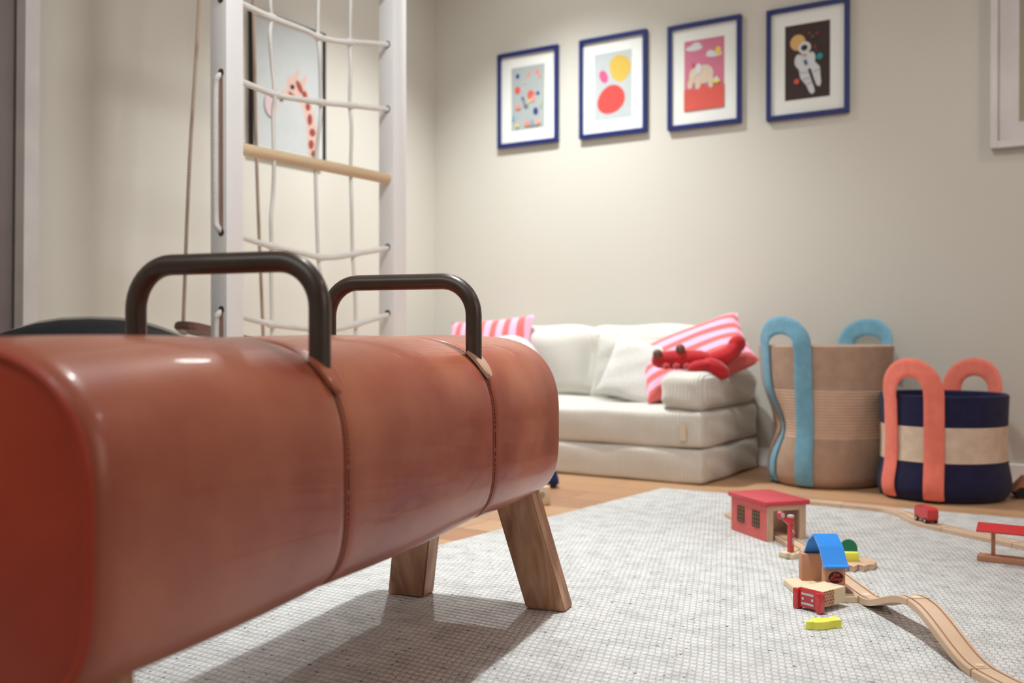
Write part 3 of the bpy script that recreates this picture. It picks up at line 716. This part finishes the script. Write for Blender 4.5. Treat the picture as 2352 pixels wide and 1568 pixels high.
# striped pillow over the right arm and plush crab lying on it
cushion('striped_pillow', 'pink and red striped pillow slumped over the right sofa arm', 'pillow', 'stripe_long', .42, .11, (SX1 - .155, SYF + .30, .418), (math.radians(38), math.radians(-22), math.radians(22)), h_=.30)
cushion('striped_pillow', 'pink and red striped pillow peeping over the far left of the sofa back', 'pillow', 'stripe', .42, .11, (SX0 + .30, SYB - .20, .425), (math.radians(74), math.radians(-4), 0), h_=.30)
crab = thing('plush_crab', 'red plush crab with a dark button eye lying on the right sofa arm', 'soft toy', (SX1 - .115, SYF + .13, .412), math.radians(28))
bm = bmesh.new()
tube(bm, [(-.118, 0, -.004), (-.112, 0, -.003), (-.095, 0, 0), (-.05, 0, .002), (0, 0, .002), (.05, 0, .002), (.085, 0, 0), (.10, 0, 0)], .03, 20, radii=[.006, .018, .028, .033, .035, .033, .026, .012])
for lx in (-.07, -.035, .0): ellipsoid(bm, (lx, -.034, -.020), (.010, .022, .012), (0, 0, .3))
tube(bm, smooth_path([(.08, 0, .0), (.12, -.01, .008), (.15, -.005, .022), (.175, 0, .050)], 5), .02, 12, radii=[.026 + .006 * math.sin(k / 15 * PI) for k in range(16)])
obj('body', bm, 'plush', crab)
bm = bmesh.new(); ellipsoid(bm, (.10, -.04, -.028), (.052, .026, .030), (0, math.radians(32), 0)); ellipsoid(bm, (.045, -.05, -.020), (.045, .022, .022), (0, math.radians(-10), 0)); obj('claw', bm, 'plush', crab)
bm = bmesh.new(); ellipsoid(bm, (.175, 0, .055), (.030, .022, .034), (0, math.radians(40), 0)); obj('claw', bm, 'plush', crab)
for x_, z_ in ((-.02, .040), (-.098, .022)):
    e_ = obj('eye', ellipsoid(bmesh.new(), (x_, -.020, z_), (.017, .014, .017)), 'seatwood', crab); e_['label'] = 'dark round eye'

# ------------------------------------------------------------------ baskets
def basket(name, label, cx, cy_, prof_fn, H, bands, hmat, h_ang, h_half, arch, bw, nz=60, nt=96):
    t = thing(name, label, 'basket', (cx, cy_, 0))
    bm = bmesh.new(); rings = []; zs = []
    for i in range(nz + 1): zs.append((1 - math.cos(PI * min(1, i / 8) / 2)) * .04 if i < 8 else .04 + (H - .04) * (i - 8) / (nz - 8))
    def R(z, th, inner=0):
        e = 1.0
        if z < .04: e = .86 + .14 * math.sqrt(max(0, 1 - ((.04 - z) / .04) ** 2))
        return prof_fn(z, th) * e - inner
    for z in zs: rings.append([bm.verts.new((R(z, 2 * PI * k / nt) * math.cos(2 * PI * k / nt), R(z, 2 * PI * k / nt) * math.sin(2 * PI * k / nt), z)) for k in range(nt)])
    for z in (H + .004,): rings.append([bm.verts.new((R(H, 2 * PI * k / nt, .005) * math.cos(2 * PI * k / nt), R(H, 2 * PI * k / nt, .005) * math.sin(2 * PI * k / nt), z)) for k in range(nt)])
    for z in reversed(zs[6:]): rings.append([bm.verts.new((R(z, 2 * PI * k / nt, .010) * math.cos(2 * PI * k / nt), R(z, 2 * PI * k / nt, .010) * math.sin(2 * PI * k / nt), z)) for k in range(nt)])
    for A, B in zip(rings, rings[1:]):
        zc = (A[0].co.z + B[0].co.z) / 2; mi = 0
        for j, (zlim, _) in enumerate(bands):
            if zc <= zlim: mi = j; break
        for k in range(nt):
            f = bm.faces.new((A[k], A[(k + 1) % nt], B[(k + 1) % nt], B[k])); f.material_index = mi
    bm.faces.new(list(reversed(rings[0]))); bm.faces.new(rings[-1])
    obj('body', bm, [m_ for _, m_ in bands], t)
    for ha, az in ((h_ang, arch), (h_ang + PI, arch * .96)):
        a1, a2 = ha - h_half, ha + h_half
        N = Vector((math.cos(ha), math.sin(ha), 0)); T = Vector((-math.sin(ha), math.cos(ha), 0))
        path = []; nrm = []
        def surf(a_, z): r_ = R(z, a_) + .006; return Vector((r_ * math.cos(a_), r_ * math.sin(a_), z))
        for i in range(22):
            z = .012 + (H - .012) * i / 21; path.append(surf(a1, z)); nrm.append(Vector((math.cos(a1), math.sin(a1), 0)))
        p1, p2 = surf(a1, H), surf(a2, H); mid = (p1 + p2) / 2; hw = (p2 - p1).length / 2
        out_n = 26
        for i in range(1, out_n):
            b_ = PI * i / out_n
            st = .35
            path.append(mid + (p1 - mid) * math.cos(b_) + Vector((0, 0, (az - bw / 2) * (math.sin(b_) ** .8))) + N * .012 * math.sin(b_))
            nn = Vector((math.cos(a1 + (a2 - a1) * i / out_n), math.sin(a1 + (a2 - a1) * i / out_n), 0)); nrm.append(nn)
        for i in range(22):
            z = H - (H - .012) * i / 21; path.append(surf(a2, z)); nrm.append(Vector((math.cos(a2), math.sin(a2), 0)))
        bm = bmesh.new(); rows = []
        for i, p in enumerate(path):
            tt = (path[min(i + 1, len(path) - 1)] - path[max(i - 1, 0)]).normalized(); n_ = (nrm[i] - tt * nrm[i].dot(tt)).normalized(); wv = tt.cross(n_)
            row = []
            m_ = 9
            for j in range(m_):
                u = -1 + 2 * j / (m_ - 1); q = p + wv * u * bw / 2
                if 0 < i < len(path) and p.z < H:      # hug the round body
                    a_ = math.atan2(q.y, q.x); q = Vector((0, 0, q.z)) + Vector((math.cos(a_), math.sin(a_), 0)) * (R(max(q.z, .001), a_) + .006)
                row.append(bm.verts.new(q + n_ * .0045 * (1 if 0 < j < m_ - 1 else .3)))
            for j in range(m_):
                u = -1 + 2 * (m_ - 1 - j) / (m_ - 1); co = row[m_ - 1 - j].co - n_ * (.009 if 0 < j < m_ - 1 else .003)
                row.append(bm.verts.new(co))
            rows.append(row)
        K = len(rows[0])
        for A, B in zip(rows, rows[1:]):
            for j in range(K): bm.faces.new((A[j], A[(j + 1) % K], B[(j + 1) % K], B[j]))
        bm.faces.new(rows[0]); bm.faces.new(list(reversed(rows[-1])))
        obj('handle', bm, hmat, t)
    return t
def angdiff(a, b): return (a - b + PI) % (2 * PI) - PI
to_cam = math.atan2(-3.51, .95)
def tall_R(z, th):
    H = .465; u = z / H
    base = .200 + .026 * max(0, u - .35) / .65 + .006 * math.sin(PI * min(1, u / .4))
    left = math.atan2(-cy * .2 - .9 * sy, -.95 * cy)          # viewer's left-hand side
    dl = angdiff(th, to_cam - math.radians(72))
    dent = math.exp(-(dl / .55) ** 2) * math.exp(-((z - .195) / .085) ** 2) * .058
    dent += math.exp(-(dl / .5) ** 2) * max(0, .012)
    return base - dent + .004 * math.sin(3 * th + 9 * z)
tb = W(.3144 * 3.40, 3.40)
basket('storage_basket', 'tall beige cord basket with sky blue loop handles, next to the sofa', tb.x, tb.y, tall_R, .462,
       [(.165, 'jute2'), (.325, 'jute3'), (.6, 'jute2')], 'skyblue', to_cam - math.radians(40), math.radians(22), .100, .060)
nb = W(1.343, 3.10); to_cam2 = math.atan2(-nb.y, -nb.x)
def navy_R(z, th):
    u = z / .32
    return .185 + .010 * math.exp(-((z - .05) / .05) ** 2) + .004 * math.sin(2 * th) - .004 * math.sin(PI * u)
basket('storage_basket', 'lower navy cord basket with natural middle band and coral loop handles', nb.x, nb.y, navy_R, .316,
       [(.118, 'navy'), (.224, 'jute'), (.6, 'navy')], 'coral', to_cam2 - math.radians(29), math.radians(21.5), .115, .058)

# ------------------------------------------------------------------ wooden train track
def track(label, pts, group, z_list=None, joint=True, flip=False):
    """pts: centreline (Vector with z = underside), swept with a grooved profile"""
    P = smooth_path(pts, 8); c = P[0].copy()
    prof_ = [(-.020, 0), (-.020, .0105), (-.0185, .012), (-.0145, .012), (-.0145, .010), (-.0108, .010), (-.0108, .012), (.0108, .012), (.0108, .010), (.0145, .010), (.0145, .012), (.0185, .012), (.020, .0105), (.020, 0)]
    bm = bmesh.new(); rows = []
    for i, p in enumerate(P):
        t = (P[min(i + 1, len(P) - 1)] - P[max(i - 1, 0)]).normalized()
        side = Vector((t.y, -t.x, 0)).normalized(); upv = side.cross(t)
        rows.append([bm.verts.new(p - c + side * a_ + upv * b_) for a_, b_ in prof_])
    K = len(prof_)
    for A, B in zip(rows, rows[1:]):
        for j in range(K):
            f = bm.faces.new((A[j], A[(j + 1) % K], B[(j + 1) % K], B[j]))
            if j in (3, 4, 5, 7, 8, 9): f.material_index = 1
    bm.faces.new(rows[0]); bm.faces.new(list(reversed(rows[-1])))
    t = thing('track_piece', label, 'toy train track', c.to_tuple(), 0, group)
    obj('rail', bm, ['beech', 'groove'], t)
    # round peg and its socket slot at the ends
    e = P[-1] - c; d_ = (P[-1] - P[-2]).normalized(); up_ = Vector((0, 0, 1))
    bm = bmesh.new(); cyl(bm, e - d_ * .010 + up_ * .0118, e - d_ * .010 + up_ * .0126, .0062, 20)
    obj('peg', bm, 'beech2', t)
    return t
g = 'wooden train track pieces'
U = lambda r, d, z=RUG: W(r, d, z)
track('straight track running out of the back of the red brick shed', [U(.592, 2.68), U(.607, 2.58), U(.626, 2.47)], g)
track('straight track leaving the open front of the brick shed', [U(.627, 2.468), U(.645, 2.37), U(.654, 2.27), U(.655, 2.17)], g)
track('flat straight track beside the blue roofed building', [U(.655, 2.168), U(.655, 2.05), U(.653, 1.93), U(.653, 1.822)], g)
def zr(u): u = max(0, min(1, u)); return RUG + .0005 + .048 * (u * u * (3 - 2 * u))
up_pts = [U(.654 + .010 * k / 8, 1.820 - .198 * k / 8, zr(k / 8)) for k in range(9)]
dn_pts = [U(.664 + .012 * k / 8, 1.621 - .196 * k / 8, zr(1 - k / 8)) for k in range(9)]
track('ascending track rising from the rug to the top of the hump', up_pts, g)
track('descending track curving down from the hump towards the lower right', dn_pts, g)
track('flat track at the lower right corner, after the descent', [U(.676, 1.423), U(.688, 1.36), U(.712, 1.30), U(.75, 1.24), U(.80, 1.19)], g)
loop = [(1770, 1144), (1850, 1147), (1940, 1155), (2000, 1161), (2040, 1166), (2080, 1177), (2112, 1194), (2145, 1203), (2177, 1210), (2260, 1228), (2340, 1245), (2420, 1262), (2500, 1280)]
LPts = [G(x, y, TRK) - Vector((0, 0, .012)) for x, y in loop]
def seg_(a_, b_):
    q = [p.copy() for p in LPts[a_:b_ + 1]]
    d_ = (q[-1] - q[-2]).normalized(); q[-1] -= d_ * .0015
    return q
track('curved track behind the shed, at the far edge of the rug', seg_(0, 2), g)
track('curved track between the shed roof and the red wagon', seg_(2, 5), g)
track('short bending track under the small red wagon', seg_(5, 8), g)
track('track just right of the red wagon, behind the red canopy', seg_(8, 10), g)
track('last back track piece, cut by the right edge of the picture', seg_(10, 12), g)

# red wagon
wp = (LPts[6] + LPts[7]) / 2; wd = (LPts[8] - LPts[5]).normalized()
wag = thing('toy_wagon', 'small red toy train wagon on black wheels, on the track before the navy basket', 'toy train', (wp.x, wp.y, TRK), math.atan2(wd.y, wd.x))
bm = prism(bmesh.new(), [(-.031, .009), (-.034, .014), (-.034, .034), (-.026, .040), (.026, .040), (.034, .034), (.034, .014), (.031, .009)], -.0145, .0145, .0015)
bm.transform(Matrix(((1, 0, 0, 0), (0, 0, -1, 0), (0, 1, 0, 0), (0, 0, 0, 1)))); obj('body', bm, 'red', wag)
obj('chassis', bx((0, 0, .0085), (.060, .016, .006), bev=.001), 'black', wag)
for x_ in (-.021, .021):
    for y_ in (-.0135, .0135):
        q = obj('wheel', cyl(bmesh.new(), (x_, y_ - .0025, .0072), (x_, y_ + .0025, .0072), .0072, 24), 'black', wag)
        obj('hub', cyl(bmesh.new(), (x_, y_ * 1.18 - .0006, .0072), (x_, y_ * 1.18 + .0014, .0072), .0032, 16), 'silver', q)

# brick engine shed
B = U(.6032, 2.354); ux, uy = W(-.31, .95), W(.95, .31)      # along the shed, across it
ua = math.atan2(uy.y, uy.x)
shed = thing('engine_shed', 'toy train shed with red brick print walls and flat red roof', 'toy building', (B.x, B.y, RUG), ua)
LX, LY, HS_ = .108, .160, .084            # local x across the mouth, y deep
w_ = .0075
obj('side_wall', bx((w_ / 2, LY / 2, HS_ / 2), (w_, LY, HS_), bev=.0006), M['brickred'] if False else 'beech', shed)
bm = bx((-.0004, LY / 2, HS_ / 2), (.0012, LY - .002, HS_ - .002)); o = obj('brick_print', bm, brick_mat('brick_side', (.72, .05, .06), (.62, .04, .05), (.82, .35, .30), .010, .0042, .0006, (1, 2)), shed, smooth=False)
obj('side_wall', bx((LX - w_ / 2, LY / 2, HS_ / 2), (w_, LY, HS_), bev=.0006), 'beech', shed)
for fy in (.045, .113):
    bm = bmesh.new(); box(bm, (-.0014, fy, .047), (.001, .030, .038))
    wn = obj('window', bm, 'pane', shed, smooth=False)
    bm = bmesh.new()
    for a_ in range(4): box(bm, (-.0023, fy - .015 + .01 * a_, .047), (.001, .0013, .038))
    for a_ in range(5): box(bm, (-.0023, fy, .028 + .0095 * a_), (.001, .030, .0013))
    obj('glazing_bar', bm, 'black', wn, smooth=False)
obj('lintel', bx((LX / 2, w_ / 2, HS_ - .006), (LX - 2 * w_, w_, .012)), 'beech', shed)
for x_ in (w_ + .005, LX - w_ - .005): obj('post', bx((x_, w_ / 2, HS_ / 2 - .006), (.010, w_, HS_ - .012)), 'beech', shed)
obj('roof', bx((LX / 2, LY / 2, HS_ + .006), (LX + .014, LY + .016, .012), bev=.003), 'redroof', shed)

# signal post (red arm)
sb = G(1822, 1279, RUG); sig = thing('signal_post', 'red and white toy signal with raised arm on a wooden base', 'toy signal', (sb.x, sb.y, RUG), ua + .35)
obj('base', bx((0, 0, .006), (.055, .036, .012), bev=.0015), 'beech2', sig)
gx = -.008
obj('post', bx((gx, 0, .050), (.0125, .010, .078), bev=.001), 'red', sig)
obj('arm', box(bx((gx - .024, -.007, .085), (.050, .005, .010), (0, math.radians(34), 0), .001), (gx - .006, -.007, .071), (.014, .005, .016), None, .001), 'red', sig)
obj('lamp', cyl(bmesh.new(), (gx - .045, -.012, .099), (gx - .045, -.003, .099), .0085, 24), 'redroof', sig)
q = obj('lamp_face', cyl(bmesh.new(), (gx - .045, -.0135, .099), (gx - .045, -.0115, .099), .0055, 20), 'silver', sig)
q = obj('cap', bx((gx, 0, .0905), (.012, .011, .006), bev=.001), 'silver', sig)
for z_ in (.062, .036): obj('white_band', bx((gx + .0015, -.0052, z_), (.006, .0012, .014)), 'silver', sig, smooth=False)
obj('lever', bx((gx + .009, 0, .053), (.010, .006, .008), bev=.001), 'red', sig)

# blue roofed loading building
st = U(.590, 1.892); stn = thing('goods_station', 'toy wooden building with blue folded roof, two pillars and a round black and red emblem', 'toy building', (st.x, st.y, RUG), YAW)
# local x = to the right, y = away
P_base = [(-.055, -.076), (.042, -.076), (.042, -.056), (.012, -.052), (.012, .065), (-.050, .065), (-.058, .055)]
obj('base', prism(bmesh.new(), P_base, 0, .012, .0012), 'beech2', stn)
obj('pillar', bx((-.006, .052, .012 + .026), (.040, .022, .052), bev=.0008), 'beech3', stn)
pr = obj('pillar', bx((.005, -.052, .012 + .026), (.037, .022, .052), bev=.0008), 'beech3', stn)
# roof profile in (y, z) swept along x
prof_r = [(-.074, .066), (-.066, .069), (-.040, .096), (-.004, .113), (.028, .098), (.054, .070), (.064, .066)]
th_ = .003
bm = bmesh.new(); n_ = len(prof_r)
outer = prof_r; inner = [(y * .96, z - th_ * 1.3) for y, z in prof_r]
loop_ = outer + list(reversed(inner))
x0_, x1_ = -.018, .027
A = [bm.verts.new((x0_ + (.003 if False else 0), y, z)) for y, z in loop_]; B_ = [bm.verts.new((x1_, y, z)) for y, z in loop_]
for k in range(len(loop_)): bm.faces.new((A[k], A[(k + 1) % len(loop_)], B_[(k + 1) % len(loop_)], B_[k]))
for k in range(n_ - 1):
    m_ = len(loop_) - 1
    bm.faces.new((A[k], A[k + 1], A[m_ - k - 1], A[m_ - k])); bm.faces.new((B_[k], B_[m_ - k], B_[m_ - k - 1], B_[k + 1]))
obj('roof', bm, 'blue', stn, smooth=False)
# emblem with lettering
eo = obj('emblem', cyl(bmesh.new(), (.006, -.0644, .044), (.006, -.0628, .044), .0135, 40), 'black', stn)
eo.data.transform(Matrix.Translation((.006, 0, .044)) @ Matrix.Diagonal((1.0, 1, .78, 1)) @ Matrix.Translation((-.006, 0, -.044)))
def text(s, size, loc, m, parent, shear=.25, ext=.0003):
    cu = bpy.data.curves.new('lettering', 'FONT'); cu.body = s; cu.size = size; cu.extrude = ext; cu.align_x = 'CENTER'; cu.align_y = 'CENTER'; cu.shear = shear; cu.offset = .0002
    tmp = bpy.data.objects.new('tmp', cu); C.objects.link(tmp)
    dg = bpy.context.evaluated_depsgraph_get(); me = bpy.data.meshes.new_from_object(tmp.evaluated_get(dg)); bpy.data.objects.remove(tmp)
    me.transform(Euler((PI / 2, 0, 0)).to_matrix().to_4x4()); me.name = 'lettering'
    o = bpy.data.objects.new('lettering', me); me.materials.clear(); me.materials.append(M[m]); C.objects.link(o); o.location = loc; o.parent = parent
    return o
text('Jim', .0100, (.0055, -.0648, .0492), 'red', eo, .35); text('Knopf', .0098, (.006, -.0648, .0415), 'red', eo, .35)

# red and wood block leaning at the station
bq = U((.549 + .515) / 2 - .003, (1.751 + 1.796) / 2 - .006); e1 = W(.034, -.045).normalized(); blk = thing('loading_block', 'wooden toy block with red end plate and brown brick print, before the blue roofed building', 'toy block', (bq.x, bq.y, RUG), math.atan2(e1.y, e1.x))
# local x along the red face, y into the block
obj('body', bx((0, .040, .0225), (.046, .068, .029), bev=.001), 'beech2', blk)
obj('brick_print', bx((.0233, .024, .0225), (.001, .030, .028)), brick_mat('brick_block', (.14, .09, .06), (.62, .20, .13), (.58, .38, .26), .0085, .0055, .0009, (1, 2)), blk, smooth=False)
Pp = [(-.029, 0), (-.018, 0), (-.015, .006), (.015, .006), (.018, 0), (.029, 0), (.029, .034), (.024, .038), (-.020, .038), (-.029, .034)]
bm = prism(bmesh.new(), Pp, -.004, .004, .001); bm.transform(Matrix(((1, 0, 0, 0), (0, 0, -1, 0), (0, 1, 0, 0), (0, 0, 0, 1))))
box(bm, (-.0235, -.006, .019), (.011, .008, .036), None, .002); box(bm, (.0245, -.006, .019), (.010, .008, .036), None, .002)
obj('end_plate', bm, 'red', blk)
for z_ in (.029, .012): obj('bar', bx((0, -.0052, z_), (.026, .0014, .0034)), 'silver', blk, smooth=False)
for x_ in (-.010, .010): obj('rivet', cyl(bmesh.new(), (x_, -.0060, .0205), (x_, -.0038, .0205), .0026, 16), 'silver', blk)

# yellow fish-shaped block
yp = [(505, 1290), (560, 1270), (610, 1250), (680, 1215), (860, 1200), (1080, 1200), (1190, 1185), (1230, 1155), (1310, 1155), (1380, 1200), (1500, 1265), (1500, 1280), (1340, 1275), (1200, 1290), (1150, 1310), (1000, 1330), (800, 1335), (740, 1330), (700, 1320), (580, 1325), (515, 1310)]
yw = [G(1810 + x / 12.06, 1320 + y / 12.06, RUG + .013) for x, y in yp]
c0 = sum(yw, Vector()) / len(yw)
o = obj('fish_block', prism(bmesh.new(), [(p.x - c0.x, p.y - c0.y) for p in reversed(yw)], 0, .013, .0006), 'yellow', loc=(c0.x, c0.y, RUG + .0003))
tag(o, 'small yellow fish-shaped block lying alone on the rug before the red block', 'toy block')

# puzzle-edged wooden plate, yellow brick and green disc behind the station
wpt = [(1925, 1278), (1960, 1280), (1990, 1281), (2010, 1286), (2015, 1291), (2008, 1297), (1995, 1297), (1985, 1301), (1972, 1297), (1962, 1302), (1950, 1298), (1940, 1302), (1925, 1298)]
ww = [G(x, y, RUG + .012) for x, y in wpt]; c0 = sum(ww, Vector()) / len(ww)
o = obj('wooden_plate', prism(bmesh.new(), [(p.x - c0.x, p.y - c0.y) for p in reversed(ww)], 0, .012, .0008), 'beech', loc=(c0.x, c0.y, RUG + .0003))
tag(o, 'wavy-edged wooden toy plate lying behind the blue roofed building', 'toy block')
yb = G(1950, 1288, RUG + .012)
o = tag(obj('yellow_block', bx((0, 0, .009), (.040, .016, .018), bev=.0015), 'yellow', loc=(yb.x, yb.y, RUG + .0125), rot=(0, 0, YAW - .1)), 'yellow brick-shaped block resting on the wavy wooden plate', 'toy block')
gb = G(1944, 1283, RUG)
bm = prism(bmesh.new(), [(.018 * math.cos(PI * k / 16), .020 + .018 * math.sin(PI * k / 16)) for k in range(17)] + [(-.018, .0), (.018, .0)], -.005, .005, .001)
bm.transform(Matrix(((1, 0, 0, 0), (0, 0, -1, 0), (0, 1, 0, 0), (0, 0, 0, 1))))
gb = U(.745, 2.20)
tag(obj('green_arch_block', bm, 'green', loc=(gb.x, gb.y, RUG), rot=(0, 0, YAW - .2)), 'green round-topped block standing behind the yellow brick', 'toy block')

# red platform canopy, right edge
c1, c2 = G(2245, 1289, RUG), G(2352, 1301, RUG); dv = (c2 - c1).normalized(); pa = math.atan2(dv.y, dv.x)
plat = thing('platform_canopy', 'toy station platform with long red canopy on wooden posts, cut by the right edge', 'toy building', (c1.x, c1.y, RUG), pa)
obj('base', bx((.11, .018, .0065), (.22, .034, .013), bev=.0015), 'beech3', plat)
for x_ in (.030, .19): obj('post', bx((x_, .020, .038), (.0075, .0075, .052), bev=.0005), 'beech3', plat)
bm = bmesh.new(); pr_ = [(-.012, .066), (-.0125, .069), (.016, .082), (.022, .082), (.050, .069), (.050, .066), (.019, .078)]
A = [bm.verts.new((.0, y, z)) for y, z in pr_]; B_ = [bm.verts.new((.22, y, z)) for y, z in pr_]
for k in range(len(pr_)): bm.faces.new((A[k], A[(k + 1) % len(pr_)], B_[(k + 1) % len(pr_)], B_[k]))
bm.faces.new(A); bm.faces.new(list(reversed(B_)))
obj('canopy', bm, 'red', plat, smooth=False)

# wooden cart by the right edge
cp = G(2346, 1140, 0); cart = thing('wooden_cart', 'terracotta wooden toy cart with black wheel on the floor at the right edge', 'toy cart', (cp.x + .025, cp.y - .015, 0), YAW - .25)
bm = prism(bmesh.new(), [(-.055, .022), (.10, .022), (.10, .066), (-.015, .066)], -.035, .035, .003)
bm.transform(Matrix(((1, 0, 0, 0), (0, 0, -1, 0), (0, 1, 0, 0), (0, 0, 0, 1)))); obj('body', bm, 'terra', cart)
for x_ in (-.028, .07):
    for y_ in (-.030, .030): obj('wheel', cyl(bmesh.new(), (x_, y_ - .006, .018), (x_, y_ + .006, .018), .018, 24), 'black', cart)

# block and blue toy behind the horse leg
kb = G(1246, 1160, 0)
cube = thing('letter_block', 'small pale wooden cube with grey print on the floor behind the front leg', 'toy block', (kb.x, kb.y, 0), YAW + .5)
obj('body', bx((0, .02, .027), (.05, .05, .054), bev=.003), 'beech2', cube); obj('printed_mark', cyl(bmesh.new(), (-.004, -.0056, .030), (-.004, -.0046, .030), .010), 'piping', cube)
kc = G(1262, 1119, 0)
car = thing('toy_car', 'blue toy car with black wheels, half hidden behind the far end of the horse', 'toy car', (kc.x, kc.y, 0), YAW)
bm = prism(bmesh.new(), [(-.06, .012), (.030, .012), (.030, .03), (.022, .052), (-.02, .056), (-.035, .036), (-.06, .032)], -.022, .022, .003)
bm.transform(Matrix(((1, 0, 0, 0), (0, 0, -1, 0), (0, 1, 0, 0), (0, 0, 0, 1)))); obj('body', bm, 'navyblue', car)
for x_ in (-.035, .012):
    for y_ in (-.022, .022): obj('wheel', cyl(bmesh.new(), (x_, y_ - .005, .012), (x_, y_ + .005, .012), .012, 20), 'black', car)
